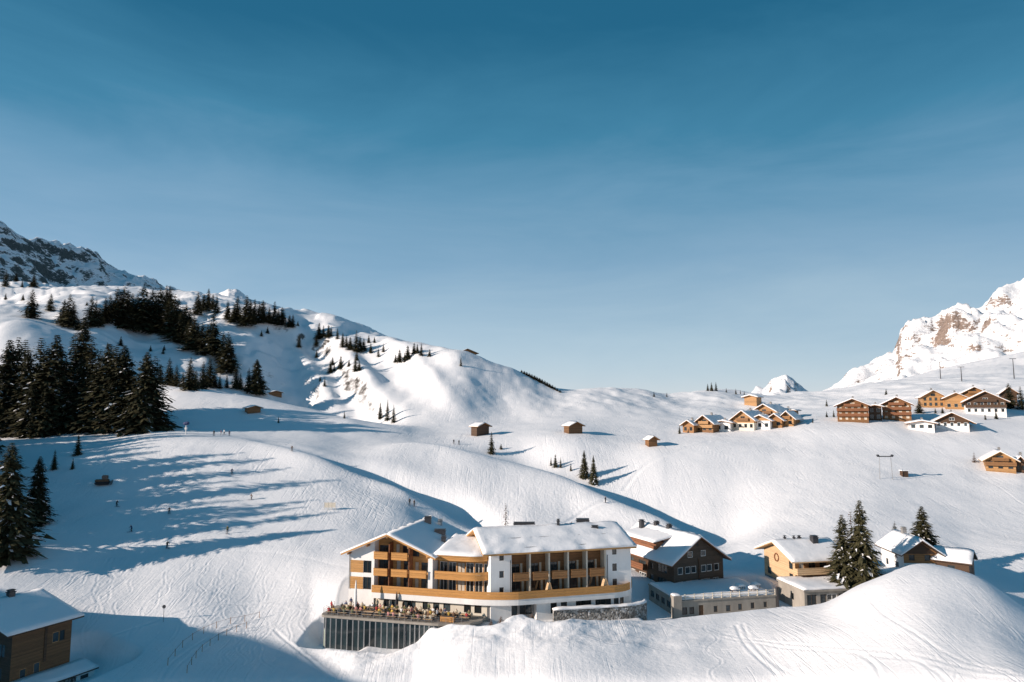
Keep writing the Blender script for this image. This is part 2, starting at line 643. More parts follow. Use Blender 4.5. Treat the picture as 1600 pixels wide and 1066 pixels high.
# ------------------------------------------------------------------ terrain
# Each column of the valley: (distance, photo row) along one direction, near to far.  Distances come from the
# sizes of the houses, skiers and trees standing there.
PROF = {
    -1300: [(60, 1150), (80, 1000), (95, 900), (112, 830), (130, 780), (160, 740), (190, 700), (205, 690), (222, 670), (232, 660), (250, 640), (300, 590), (350, 470), (450, 300), (900, 300)],
    -500: [(70, 1250), (95, 1060), (110, 960), (125, 880), (140, 820), (165, 755), (195, 705), (205, 696), (222, 680), (232, 670), (250, 655), (300, 575), (340, 480), (450, 310), (900, 330)],  # out of view; far heights here and further left raised to cast shade
    -150: [(75, 1300), (100, 1100), (113, 1000), (126, 915), (140, 850), (165, 785), (195, 720), (205, 708), (222, 690), (232, 680), (250, 668), (300, 575), (340, 500), (450, 478), (900, 430)],
    0: [(75, 1300), (102, 1095), (115, 1010), (128, 935), (140, 868), (165, 800), (195, 725), (205, 711), (222, 692), (232, 683), (250, 668), (300, 570), (340, 497), (450, 482), (900, 440)],
    130: [(75, 1300), (103, 1090), (118, 1010), (130, 940), (145, 875), (168, 800), (200, 708), (208, 701), (224, 690), (234, 681), (250, 668), (300, 600), (350, 530), (450, 466), (900, 450)],
    260: [(75, 1300), (106, 1066), (122, 990), (134, 925), (150, 862), (170, 800), (203, 702), (213, 685), (240, 673), (268, 650), (310, 606), (330, 604), (400, 542), (520, 474), (900, 455)],
    380: [(75, 1300), (107, 1066), (122, 1000), (134, 940), (150, 862), (170, 803), (198, 722), (213, 689), (236, 682), (264, 661), (310, 616), (345, 626), (405, 545), (500, 476), (900, 474)],
    480: [(75, 1300), (108, 1066), (120, 1012), (131, 955), (147, 872), (166, 815), (190, 748), (207, 706), (230, 693), (262, 669), (305, 637), (350, 652), (420, 585), (520, 491), (900, 510)],
    560: [(75, 1300), (108, 1066), (113, 1032), (119, 1003), (143, 888), (165, 820), (184, 772), (200, 740), (226, 706), (250, 690), (290, 656), (340, 668), (400, 590), (500, 516), (900, 550)],
    640: [(75, 1300), (108, 1066), (113, 1022), (118, 985), (148, 888), (165, 832), (176, 806), (190, 778), (234, 690), (250, 692), (290, 669), (315, 664), (380, 600), (460, 535), (900, 610)],
    720: [(75, 1280), (102, 1066), (111, 1000), (117, 960), (146, 892), (165, 850), (178, 830), (190, 800), (226, 702), (240, 707), (270, 686), (320, 657), (370, 592), (410, 550), (900, 650)],
    800: [(72, 1280), (100, 1066), (110, 998), (117, 955), (146, 895), (165, 856), (178, 834), (192, 796), (222, 721), (240, 726), (268, 683), (330, 655), (380, 600), (410, 573), (900, 680)],
    880: [(72, 1260), (98, 1066), (108, 1005), (118, 958), (146, 900), (162, 864), (175, 843), (190, 808), (212, 743), (230, 750), (262, 681), (330, 651), (385, 622), (420, 611), (900, 700)],
    960: [(72, 1260), (98, 1066), (109, 1005), (121, 960), (146, 905), (160, 875), (171, 854), (183, 826), (199, 780), (215, 792), (258, 692), (330, 651), (390, 625), (430, 612), (900, 700)],
    1040: [(70, 1250), (98, 1066), (112, 1000), (126, 956), (146, 912), (160, 885), (168, 866), (177, 845), (188, 812), (203, 826), (250, 700), (330, 652), (400, 628), (450, 617), (900, 700)],
    1120: [(70, 1250), (97, 1066), (112, 998), (127, 948), (146, 910), (158, 892), (164, 880), (171, 872), (178, 860), (192, 852), (250, 697), (300, 665), (400, 630), (480, 608), (900, 690)],
    1200: [(70, 1230), (96, 1066), (110, 990), (125, 950), (146, 908), (155, 893), (162, 878), (170, 858), (180, 838), (198, 806), (250, 698), (290, 661), (400, 632), (500, 615), (900, 680)],
    1280: [(68, 1230), (92, 1066), (106, 980), (116, 957), (142, 912), (152, 890), (162, 870), (172, 843), (182, 822), (200, 788), (245, 702), (275, 662), (400, 628), (520, 612), (900, 650)],
    1360: [(66, 1230), (88, 1066), (102, 965), (112, 911), (130, 904), (142, 892), (155, 882), (170, 848), (182, 818), (200, 782), (242, 706), (270, 662), (400, 620), (520, 600), (900, 612)],
    1440: [(64, 1230), (85, 1066), (100, 950), (115, 880), (128, 884), (140, 884), (152, 878), (165, 857), (180, 824), (200, 787), (240, 712), (265, 670), (380, 615), (520, 592), (900, 585)],
    1520: [(62, 1230), (83, 1066), (98, 968), (112, 897), (125, 915), (138, 912), (155, 884), (168, 858), (182, 828), (200, 791), (235, 724), (262, 674), (370, 612), (520, 588), (900, 565)],
    1600: [(62, 1230), (80, 1066), (95, 1005), (108, 950), (122, 958), (138, 930), (155, 880), (168, 852), (182, 830), (200, 792), (225, 742), (260, 682), (360, 612), (520, 588), (900, 545)],
    1760: [(60, 1260), (78, 1120), (93, 1060), (107, 1010), (122, 985), (138, 940), (155, 885), (168, 852), (182, 830), (200, 792), (225, 742), (260, 682), (360, 612), (520, 588), (900, 520)],
    2400: [(50, 1300), (70, 1160), (88, 1100), (104, 1040), (120, 990), (138, 945), (155, 890), (168, 860), (182, 835), (200, 800), (225, 745), (260, 690), (360, 620), (520, 590), (900, 500)],
}
NSEG = [16, 58, 56, 48, 62, 66, 56, 56, 46, 56, 54, 56, 54, 34]
_st = np.array(sorted(PROF))
cols = np.concatenate([np.linspace(-1300, -70, 90, endpoint=False), np.linspace(-70, 1670, 1010), np.linspace(1675, 2400, 50)])
tt = np.concatenate([np.linspace(k, k + 1, n, endpoint=False) for k, n in enumerate(NSEG)] + [[14.0]])
_lY = np.array([pchip(_st, [math.log(PROF[s][k][0]) for s in _st], cols) for k in range(15)])
_pY = np.array([pchip(_st, [PROF[s][k][1] for s in _st], cols) for k in range(15)])
TY = np.zeros((len(tt), len(cols)))
TP = np.zeros_like(TY)
for c in range(len(cols)):
    TY[:, c] = np.exp(pchip(np.arange(15), _lY[:, c], tt))
    TP[:, c] = pchip(np.arange(15), _pY[:, c], tt)
TP = blur(blur(TP, 5, 0), 9, 1)
_dy = CY - TP
_s = TY / (FPX * CP - _dy * SP)
TX = (cols[None, :] - CX) * _s
TZ = CAMZ + (FPX * SP + _dy * CP) * _s


def gauss(x0, y0, rx, ry, h, rot=0.0):
    c_, s_ = math.cos(rot), math.sin(rot)
    u = (TX - x0) * c_ + (TY - y0) * s_
    v = -(TX - x0) * s_ + (TY - y0) * c_
    return h * np.exp(-(u / rx) ** 2 - (v / ry) ** 2)


# rolling relief, gullies of the upper hill, wind lumps
far = np.clip((TY - 300) / 80, 0, 1)
near = 1 - far
TZ += near * (0.5 * fbm(TX / 26, TY / 26, 3, 3) + 0.11 * fbm(TX / 5.0, TY / 6.5, 3, 9))
TZ += far * (4.5 * fbm(TX / 55, TY / 90, 4, 21) + 1.2 * fbm(TX / 14, TY / 18, 3, 31))
upl = far * np.clip((-TX - 60) / 60, 0, 1)          # broken ground of the upper left
_t = fbm(TX / 48, TY / 48, 3, 61)
TZ += upl * (1.9 * np.tanh(_t * 7) + 4.5 * (0.35 - np.abs(fbm(TX / 60, TY / 75, 4, 66))) + 1.1 * np.tanh(fbm(TX / 17, TY / 20, 3, 71) * 5))
TZ += far * gauss(-88, 395, 8, 70, 7, 0.5) + far * gauss(-50, 385, 7, 60, 5, 0.45) + far * gauss(-120, 410, 7, 60, 7, 0.55)


def pix_arr():
    z = TZ - CAMZ
    dep = TY * CP + z * SP
    return CX + FPX * TX / dep, CY - FPX * (-TY * SP + z * CP) / dep




def cap(x0, y0, ang, u0, u1, d0, d1, z, slope=0.5):
    """level ground for a building: along u from (x0, y0), depth d to the right-hand side (negative = behind)"""
    ux, uy = math.cos(ang), math.sin(ang)
    u = (TX - x0) * ux + (TY - y0) * uy
    d = (TX - x0) * uy - (TY - y0) * ux
    ou = np.maximum(np.maximum(u0 - u, u - u1), 0)
    od = np.maximum(np.maximum(d0 - d, d - d1), 0)
    out = np.sqrt(ou * ou + od * od)
    lim = z + slope * (0.25 * out + 0.16 * out * out)
    k = 0.8                                # rounded shoulders where the cut meets the slope
    h = np.clip(0.5 + 0.5 * (lim - TZ) / k, 0, 1)
    np.copyto(TZ, np.where(lim - TZ > 6, TZ, lim * (1 - h) + TZ * h - k * h * (1 - h)))


# ground dug out in front of the hotel and under its terrace
cap(-29.8, 128.5, R(-14), -2, 20, -8, 6.0, 4.0, 1.2)
cap(-29.8, 128.5, R(-14), -3, 5, 3, 8.0, -0.6, 1.6)
cap(-29.8, 128.5, R(-14), 4, 13, 2, 8.5, 0.3, 0.7)
cap(-29.8, 128.5, R(-14), 14, 28, -8, 5.5, 4.3, 0.9)
cap(-3.7, 122.0, R(15), -2, 10, -10, 3.5, 4.2, 1.0)
cap(-3.7, 122.0, R(15), 8, 30, -10, 6.5, 4.0, 0.9)
cap(30.4, 130.0, R(12), -6, 22, -14, 4, 2.4, 1.0)
cap(54.3, 131.0, R(9), -3, 7, -10, 3.0, 3.2, 0.8)
cap(54.3, 131.0, R(9), 7, 12, -10, 2.0, 4.4, 0.8)
cap(-74.6, 106.0, R(66), -3, 12, -1, 6, -2.0, 0.9)
TZ += gauss(-2, 114.0, 30, 7.0, 1.0) * (0.75 * fbm((TX + .5 * TY) / 5.5, (TY - .5 * TX) / 3.2, 4, 77, 0.45) + 0.10 * np.abs(fbm(TX / 1.4, TY / 1.4, 2, 79))) + gauss(9.0, 119.6, 2.0, 1.3, 0.6)
TPX, TPY = pix_arr()


def cell(x, y):
    """grid coordinates (row, column) under a world x, y"""
    px = CX + FPX * x / y
    for _ in range(3):
        c = float(np.clip(np.interp(px, cols, np.arange(len(cols))), 0, len(cols) - 1.001))
        c0 = int(c)
        fc = c - c0
        ycol = TY[:, c0] * (1 - fc) + TY[:, c0 + 1] * fc
        r = float(np.clip(np.interp(y, ycol, np.arange(len(tt))), 0, len(tt) - 1.001))
        r0 = int(r)
        xr = TX[r0, c0] * (1 - fc) + TX[r0, c0 + 1] * fc
        x1 = TX[r0 + 1, c0] * (1 - fc) + TX[r0 + 1, c0 + 1] * fc
        fr = r - r0
        xx = xr * (1 - fr) + x1 * fr
        px += (x - xx) * FPX / y
    return r, c


def gz(x, y):
    r, c = cell(x, y)
    r0, c0 = int(r), int(c)
    fr, fc = r - r0, c - c0
    return float((TZ[r0, c0] * (1 - fc) + TZ[r0, c0 + 1] * fc) * (1 - fr) + (TZ[r0 + 1, c0] * (1 - fc) + TZ[r0 + 1, c0 + 1] * fc) * fr)


def ray(px, py, ymin=0):
    """first ground point seen through a photo pixel"""
    c = float(np.clip(np.interp(px, cols, np.arange(len(cols))), 0, len(cols) - 1.001))
    c0 = int(c)
    colp = TPY[:, c0]
    coly = TY[:, c0]
    ok = np.nonzero((colp <= py) & (coly >= ymin))[0]
    i = int(ok[0]) if len(ok) else int(np.argmin(colp + 1000 * (coly < ymin)))
    if i > 0 and colp[i - 1] > colp[i]:
        f = np.clip((py - colp[i - 1]) / (colp[i] - colp[i - 1]), 0, 1)
        Y = coly[i - 1] * (1 - f) + coly[i] * f
    else:
        Y = coly[i]
    x = at(px, py, Y).x
    return Vector((x, float(Y), gz(x, float(Y))))


def ditch(pts, depth, centre, width, lip):
    """hollow along the far side of a crest line given by photo points; depth per point"""
    w = [ray(*p) for p in pts]
    best = np.full(TZ.shape, 1e9)
    sgn = np.zeros(TZ.shape)
    dep = np.zeros(TZ.shape)
    for (a, b_, da, db) in zip(w, w[1:], depth, depth[1:]):
        dx, dy = b_.x - a.x, b_.y - a.y
        ln = math.hypot(dx, dy)
        t = np.clip(((TX - a.x) * dx + (TY - a.y) * dy) / ln ** 2, 0, 1)
        qx, qy = TX - a.x - t * dx, TY - a.y - t * dy
        d = np.hypot(qx, qy)
        side = (-(qx) * dy + qy * dx) / ln
        m = d < best
        best[m] = d[m]
        sgn[m] = side[m]
        dep[m] = (da + (db - da) * t)[m]
    d = best * np.sign(sgn)
    end = np.exp(-np.maximum(best - np.abs(sgn), 0) ** 2 / 8)
    prof = -np.exp(-((d - centre) / width) ** 2) + lip * np.exp(-((d + 1.5) / 4.0) ** 2)
    return dep * prof * end


TZ += ditch([(400, 690), (470, 706), (530, 728), (590, 752), (640, 772), (690, 800), (735, 828)], [0.8, 1.6, 2.6, 4.2, 4.6, 4.0, 2.5], 6.5, 5.0, 0.25)
TPX, TPY = pix_arr()


def carve(path, width, depth, berm=0.35):
    """press a track into the snow along world (x, y) points"""
    acc = carve.acc
    for (xa, ya), (xb, yb) in zip(path, path[1:]):
        n = max(1, int(math.hypot(xb - xa, yb - ya) / 0.35))
        for k in range(n):
            x = xa + (xb - xa) * k / n
            y = ya + (yb - ya) * k / n
            if y < 62 or y > 600:
                continue
            r, c = cell(x, y)
            r0, c0 = int(r), int(c)
            a, b_ = max(0, r0 - 5), r0 + 7
            e, f = max(0, c0 - 8), c0 + 10
            d2 = (TX[a:b_, e:f] - x) ** 2 + (TY[a:b_, e:f] - y) ** 2
            d = np.sqrt(d2) / width
            g = -depth * np.exp(-d * d * 2)
            acc[0][a:b_, e:f] = np.minimum(acc[0][a:b_, e:f], g)
            h = depth * berm * np.exp(-((d - 1.5) * 2) ** 2)
            acc[1][a:b_, e:f] = np.maximum(acc[1][a:b_, e:f], h)


carve.acc = (np.zeros_like(TZ), np.zeros_like(TZ))


def pixpath(pts, n=24):
    w = [ray(*p) for p in pts]
    k = np.arange(len(w))
    q = np.linspace(0, len(w) - 1, n)
    return list(zip(pchip(k, [p.x for p in w], q), pchip(k, [p.y for p in w], q)))


for pts, wd, dp in TRACKS:
    carve(pixpath(pts), wd, dp)
for (pxa, pya, pxb, pyb, n, length, amp) in FIELDS:
    for _ in range(n):
        p = ray(rng.uniform(pxa, pxb), rng.uniform(pya, pyb))
        x, y = p.x, p.y
        ph, wl_ = rng.uniform(0, 6.28), rng.uniform(7, 13)
        path = []
        e = 1.0
        h0 = gz(x, y)
        gx, gy = gz(x + e, y) - h0, gz(x, y + e) - h0
        gl = math.hypot(gx, gy) + 1e-6
        dx, dy = -gx / gl + rng.uniform(-.3, .3), -gy / gl
        for s in np.arange(0, length * rng.uniform(.5, 1), 0.8):
            o = 0.75 * amp * math.sin(s / wl_ * 6.28 + ph)
            path.append((x + dx * s - dy * o, y + dy * s + dx * o))
        carve(path, 0.25, 0.085, .5)
TZ += carve.acc[0] + carve.acc[1]
TPX, TPY = pix_arr()
terrain = grid_mesh('snow_slope', TX, TY, TZ, M['snow_ground'])
tag(terrain, kind='structure')
# ------------------------------------------------------------------ far mountains


def mountain(name, pts, dy, foot_py, rough, mat, seed, nx=260, ny=150, back=500, shift=0.0):
    """ridge through skyline points (px, py, distance); the face runs down to a foot dy metres nearer, shifted sideways"""
    px = np.array([p[0] for p in pts], float)
    q = np.linspace(px[0], px[-1], nx)
    crest = np.interp(q, px, [p[1] for p in pts])
    Yc = np.interp(q, px, [p[2] for p in pts])
    v = np.linspace(0, 1.35, ny)
    C_ = np.array([tuple(at(a, b_, y_)) for a, b_, y_ in zip(q, crest, Yc)])
    F_ = np.array([tuple(at(a + shift, foot_py, y_ - dy)) for a, y_ in zip(q, Yc)])
    X = np.zeros((ny, nx))
    Yv = np.zeros_like(X)
    Z = np.zeros_like(X)
    for i, t in enumerate(v):
        if t <= 1:
            X[i], Yv[i] = F_[:, 0] + (C_[:, 0] - F_[:, 0]) * t, F_[:, 1] + (C_[:, 1] - F_[:, 1]) * t
            w = t ** 1.2
        else:
            s_ = (t - 1) / 0.35
            dn = (C_[:, :2] - F_[:, :2]) / np.linalg.norm(C_[:, :2] - F_[:, :2], axis=1)[:, None]
            X[i], Yv[i] = C_[:, 0] + dn[:, 0] * back * s_, C_[:, 1] + dn[:, 1] * back * s_
            w = max(0.0, 1 - s_) ** 0.8
        Z[i] = F_[:, 2] + (C_[:, 2] - F_[:, 2]) * w
    amp = rough * np.clip((Z - Z[0][None, :]) / 120, 0, 1) ** 0.7
    n = fbm(X / 110, Yv / 110, 6, seed, 0.55)
    ridged = 0.5 - np.abs(fbm(X / 150 + Yv / 400, Yv / 220, 5, seed + 40, 0.55))
    fade = 1 - 0.8 * np.exp(-((v - 1.0) / 0.07) ** 2)[:, None]
    Z += amp * fade * (0.7 * n + 0.8 * (ridged - 0.3))
    Z += 0.2 * rough * np.exp(-((v - 1.0) / 0.08) ** 2)[:, None] * fbm(X / 26, Yv / 26, 3, seed + 5)
    return tag(grid_mesh(name, X, Yv, Z, mat), kind='structure')


def at_y(pts, Y):
    return [(a, b_, Y) for a, b_ in pts]


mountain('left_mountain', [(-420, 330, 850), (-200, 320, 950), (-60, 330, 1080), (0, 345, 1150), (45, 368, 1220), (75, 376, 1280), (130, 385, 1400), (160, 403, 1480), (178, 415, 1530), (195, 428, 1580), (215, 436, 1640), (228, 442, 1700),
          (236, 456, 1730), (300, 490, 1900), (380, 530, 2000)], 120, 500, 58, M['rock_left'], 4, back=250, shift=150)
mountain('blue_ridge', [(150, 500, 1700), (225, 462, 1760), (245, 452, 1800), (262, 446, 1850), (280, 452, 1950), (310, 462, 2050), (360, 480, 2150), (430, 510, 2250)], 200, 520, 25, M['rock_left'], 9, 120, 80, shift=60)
mountain('lit_peak', at_y([(300, 500), (335, 463), (348, 456), (356, 449), (368, 451), (380, 458), (388, 466), (405, 470), (430, 476), (450, 486), (470, 488), (485, 495), (520, 520), (600, 560)], 1000),
         300, 540, 30, M['rock_right'], 12, 160, 90, 300)
mountain('right_mountain', at_y([(1180, 660), (1260, 632), (1300, 612), (1330, 594), (1360, 575), (1385, 558), (1402, 546), (1408, 520), (1418, 511), (1440, 509), (1462, 513), (1480, 502), (1497, 492), (1508, 484), (1522, 479), (1535, 480),
          (1545, 465), (1560, 447), (1572, 440), (1600, 437), (1680, 410), (1800, 400), (2100, 350), (2500, 330)], 1500), 650, 640, 95, M['rock_right'], 23, 320, 170)
mountain('small_peak', at_y([(1120, 640), (1165, 622), (1182, 604), (1192, 606), (1200, 600), (1206, 592), (1218, 587), (1228, 588), (1238, 596), (1250, 606), (1262, 613), (1320, 640)], 2600),
         600, 660, 55, M['rock_right'], 33, 150, 90)
# a wide plain of snow that carries the view on to the horizon behind everything
bm = bmesh.new()
S = 9000
f = bm.faces.new([bm.verts.new(p) for p in ((-S, -2000, -45), (S, -2000, -45), (S, S, -45), (-S, S, -45))])
tag(mesh_obj('valley_ground', bm, M['snow']), kind='structure')

# unseen hillside added left of the picture, shaped to keep the low sun off the hollow by the lower chalet
_s, _w = np.meshgrid(np.linspace(-250, -95, 60), np.linspace(0, 235, 80))
_h = np.interp(_w, [0, 60, 110, 130, 139, 143, 158, 200, 235], [50, 54, 53, 49.8, 46.8, 44.5, 40.5, 36, 20])
_c, _n = (math.cos(SUN_AZ), math.sin(SUN_AZ)), (-math.sin(SUN_AZ), math.cos(SUN_AZ))
_X, _Y = _s * _c[0] + _w * _n[0], _s * _c[1] + _w * _n[1]
_Z = -20 + (_h + 20) * np.exp(-((_s + 150) / 32) ** 2) + 1.1 * fbm(_w / 14, _s / 14, 3, 55)
tag(grid_mesh('shading_hillside', _X, _Y, _Z, M['snow']), kind='structure')
# ------------------------------------------------------------------ building tools


def clip_poly(poly, z0, z1):
    def cut(pts, z, keep_above):
        out = []
        for (a, b_) in zip(pts, pts[1:] + pts[:1]):
            ia = (a[1] >= z) if keep_above else (a[1] <= z)
            ib = (b_[1] >= z) if keep_above else (b_[1] <= z)
            if ia:
                out.append(a)
            if ia != ib:
                t = (z - a[1]) / (b_[1] - a[1])
                out.append((a[0] + t * (b_[0] - a[0]), z))
        return out
    return cut(cut(list(poly), z0, True), z1, False)


_wcache = {}
WSTYLE = {'w': ('frame_white', 'glass'), 'd': ('frame_dark', 'glass'), 'l': ('frame_wood', 'glass'),
          'g': ('metal', 'glass_front'), 'c': ('frame_wood', 'curtain'), 'p': ('metal', 'green_glass')}


def window_meshes(w, h, style, nm):
    key = (round(w, 2), round(h, 2), style, nm)
    if key in _wcache:
        return _wcache[key]
    fr, gl = WSTYLE[style]
    t = 0.09 if w > 0.6 else 0.06
    bm = bmesh.new()
    box(bm, 0, w, 0.03, 0.15, 0, t)
    box(bm, 0, w, 0.03, 0.15, h - t, h)
    box(bm, 0, t, 0.032, 0.148, t, h - t)
    box(bm, w - t, w, 0.032, 0.148, t, h - t)
    for k in range(1, nm):
        u = w * k / nm
        box(bm, u - t * .45, u + t * .45, 0.034, 0.146, t, h - t)
    f = bpy.data.meshes.new('window')
    bm.to_mesh(f)
    bm.free()
    f.materials.append(M[fr])
    bm = bmesh.new()
    box(bm, t * .5, w - t * .5, 0.09, 0.11, t * .5, h - t * .5)
    g = bpy.data.meshes.new('pane')
    bm.to_mesh(g)
    bm.free()
    g.materials.append(M[gl])
    _wcache[key] = (f, g)
    return f, g


def window(parent, x, y, z, ang, w, h, style='w', nm=None, name='window'):
    if nm is None:
        nm = max(1, int(round(w / 0.95)))
    f, g = window_meshes(w, h, style, nm)
    o = inst(name, f, parent, (x, y, z), ang)
    inst('pane', g, o)
    return o


def facade(parent, ox, oy, ang, poly, holes, bands, reveal=0.18, name='wall', backing=True):
    """wall sheet through local (ox, oy) running along ang, faces to the right-hand side; holes = (u, z, w, h, style)"""
    ca, sa = math.cos(ang), math.sin(ang)

    def P(u, z, d=0.0):
        return (ox + u * ca - d * sa, oy + u * sa + d * ca, z)
    z0 = min(p[1] for p in poly)
    for (z1, mat) in bands:
        sub = clip_poly(poly, z0, z1)
        hs = []
        for (u, z, w, h, st) in holes:
            a, b_ = max(z, z0), min(z + h, z1)
            if b_ - a > 0.02:
                hs.append((u, a, w, b_ - a))
        if len(sub) >= 3:
            bm = bmesh.new()
            loops = [[Vector((p[0], p[1], 0)) for p in sub]]
            for (u, z, w, h) in hs:
                e = 0.001
                zz0 = max(z, z0 + e)
                zz1 = min(z + h, z1 - e)
                loops.append([Vector((u, zz0, 0)), Vector((u, zz1, 0)), Vector((u + w, zz1, 0)), Vector((u + w, zz0, 0))])
            flat = [p for lp in loops for p in lp]
            vv = [bm.verts.new(P(p.x, p.y)) for p in flat]
            for tri in tessellate_polygon(loops):
                a, b_, c = (flat[i] for i in tri)
                area = (b_.x - a.x) * (c.y - a.y) - (b_.y - a.y) * (c.x - a.x)
                if abs(area) < 1e-7:
                    continue
                t3 = tri if area > 0 else (tri[0], tri[2], tri[1])
                try:
                    bm.faces.new([vv[i] for i in t3])
                except ValueError:
                    pass
            for lp in loops[1:]:
                n = len(lp)
                for i in range(n):
                    a, b_ = lp[i], lp[(i + 1) % n]
                    bm.faces.new([bm.verts.new(q) for q in (P(a.x, a.y), P(b_.x, b_.y), P(b_.x, b_.y, reveal), P(a.x, a.y, reveal))])
            mesh_obj(name, bm, M[mat], parent)
        z0 = z1
    for (u, z, w, h, st) in holes:
        if st is None:
            continue
        p = P(u, z, 0.02)
        if st == 'door':
            bm = bmesh.new()
            box(bm, 0, w, 0.06, 0.14, 0, h)
            box(bm, 0.08, w - 0.08, 0.03, 0.06, 0.1, h * .45)
            box(bm, 0.08, w - 0.08, 0.03, 0.06, h * .52, h - .1)
            d = mesh_obj('door', bm, M['wood_dark'], parent)
            d.location = p
            d.rotation_euler = (0, 0, ang)
        else:
            window(parent, p[0], p[1], p[2], ang, w, h, st)


def roof_slab(parent, a, b_, c, d, thick, mat, name='roof'):
    """a-b eave left to right, d-c ridge left to right"""
    bm = bmesh.new()
    top = [Vector(p) for p in (a, b_, c, d)]
    bot = [p - Vector((0, 0, thick)) for p in top]
    tv = [bm.verts.new(p) for p in top]
    bv = [bm.verts.new(p) for p in bot]
    bm.faces.new(tv)
    bm.faces.new(list(reversed(bv)))
    for i in range(4):
        j = (i + 1) % 4
        bm.faces.new((tv[i], bv[i], bv[j], tv[j]))
    bmesh.ops.recalc_face_normals(bm, faces=bm.faces)
    return mesh_obj(name, bm, M[mat], parent)


_snow_seed = [0]


def snow_loft(parent, front, back, t=0.35, nv=12, name='roof_snow', lump=0.35, lift=0.004):
    """snow lying on the surface between two point lines (front = lower edge)"""
    _snow_seed[0] += 1
    sd = _snow_seed[0] * 7
    n = len(front)
    fr = np.array([tuple(p) for p in front], float)
    bk = np.array([tuple(p) for p in back], float)
    L_ = np.concatenate([[0], np.cumsum(np.linalg.norm(np.diff(fr, axis=0), axis=1))])
    W_ = np.linalg.norm(bk[n // 2] - fr[n // 2])
    bm = bmesh.new()
    rows = []
    for j in range(nv + 1):
        v = (j / nv)
        row = []
        for i in range(n):
            base = fr[i] * (1 - v) + bk[i] * v
            de = min(v * W_, L_[i] + 1e-3, L_[-1] - L_[i] + 1e-3)
            e = 0.55 + 0.45 * min(1, de / (0.9 * t)) ** 0.5
            nz = float(vnoise(np.array([L_[i] / 1.7 + sd]), np.array([v * W_ / 1.7]), 5)[0] + 0.5 * vnoise(np.array([L_[i] / .7 + sd]), np.array([v * W_ / .8]), 8)[0])
            z = t * e * (1 + lump * nz)
            off = 0.0
            if j == 0:
                off = 0.10 + 0.7 * lump * nz
            dirv = fr[i] - bk[i]
            dirv[2] = 0
            dirv /= (np.linalg.norm(dirv) + 1e-6)
            row.append(bm.verts.new((base[0] + dirv[0] * off, base[1] + dirv[1] * off, base[2] + lift + z)))
        rows.append(row)
    for j in range(nv):
        for i in range(n - 1):
            bm.faces.new((rows[j][i], rows[j][i + 1], rows[j + 1][i + 1], rows[j + 1][i]))
    # skirts down to the roof

    def skirt(top, base):
        lo = [bm.verts.new((p[0], p[1], p[2] + lift)) for p in base]
        for i in range(len(top) - 1):
            bm.faces.new((top[i], lo[i], lo[i + 1], top[i + 1]))
    skirt(rows[0], list(fr))
    skirt(rows[-1], list(bk))
    skirt([r[0] for r in rows], [fr[0] * (1 - j / nv) + bk[0] * (j / nv) for j in range(nv + 1)])
    skirt([r[-1] for r in rows], [fr[-1] * (1 - j / nv) + bk[-1] * (j / nv) for j in range(nv + 1)])
    bmesh.ops.recalc_face_normals(bm, faces=bm.faces)
    return mesh_obj(name, bm, M['roof_snow'], parent, True)


def seg_pts(a, b_, n):
    return [Vector(a).lerp(Vector(b_), i / (n - 1)) for i in range(n)]


def snow_quad(parent, a, b_, c, d, t=0.35, n=None, **kw):
    ln = (Vector(b_) - Vector(a)).length
    n = n or max(5, int(ln / 0.7))
    nv = max(4, int((Vector(d) - Vector(a)).length / 0.8))
    return snow_loft(parent, seg_pts(a, b_, n), seg_pts(d, c, n), t, nv, **kw)


def balcony(parent, ox, oy, ang, u0, u1, z, depth, h=1.05, mat='larch_rail', boards=3, slab='wood', sides=True, name='balcony', below=0.3):
    """boarded balcony front hung on a facade line; depth measured outwards"""
    ca, sa = math.cos(ang), math.sin(ang)
    bm = bmesh.new()
    tot = h + below
    bh = tot / boards
    for k in range(boards):
        za = z - below + k * bh
        box(bm, u0, u1, -depth, -depth + 0.07, za, za + bh - 0.035)
        if sides:
            box(bm, u0, u0 + 0.07, -depth + 0.075, 0, za, za + bh - 0.035)
            box(bm, u1 - 0.07, u1, -depth + 0.075, 0, za, za + bh - 0.035)
    box(bm, u0 - 0.04, u1 + 0.04, -depth - 0.05, -depth + 0.12, z + h, z + h + 0.07)
    o = mesh_obj(name, bm, M[mat], parent)
    o.location = (ox, oy, 0)
    o.rotation_euler = (0, 0, ang)
    bm = bmesh.new()
    box(bm, u0 + 0.08, u1 - 0.08, -depth + 0.075, -0.003, z - 0.2, z)
    mesh_obj('slab', bm, M[slab], o)
    return o


def ribbon(parent, pts, z0, z1, thick, mat, boards=1, gap=0.03, name='rail', closed_top=True):
    """boards following a plan line; pts local (x, y), outer face on the right-hand side of travel"""
    bm = bmesh.new()
    P = [Vector((p[0], p[1])) for p in pts]
    nrm = []
    for i in range(len(P)):
        d = (P[min(i + 1, len(P) - 1)] - P[max(i - 1, 0)]).normalized()
        nrm.append(Vector((d.y, -d.x)))
    bh = (z1 - z0) / boards
    for k in range(boards):
        za, zb = z0 + k * bh, z0 + (k + 1) * bh - (gap if boards > 1 else 0)
        rows = []
        for p, n in zip(P, nrm):
            q = p - n * thick
            rows.append([bm.verts.new((p.x, p.y, za)), bm.verts.new((p.x, p.y, zb)), bm.verts.new((q.x, q.y, zb)), bm.verts.new((q.x, q.y, za))])
        for r0, r1 in zip(rows, rows[1:]):
            for m_ in range(4):
                bm.faces.new((r0[m_], r1[m_], r1[(m_ + 1) % 4], r0[(m_ + 1) % 4]))
        bm.faces.new(rows[0])
        bm.faces.new(list(reversed(rows[-1])))
    bmesh.ops.recalc_face_normals(bm, faces=bm.faces)
    return mesh_obj(name, bm, M[mat], parent)


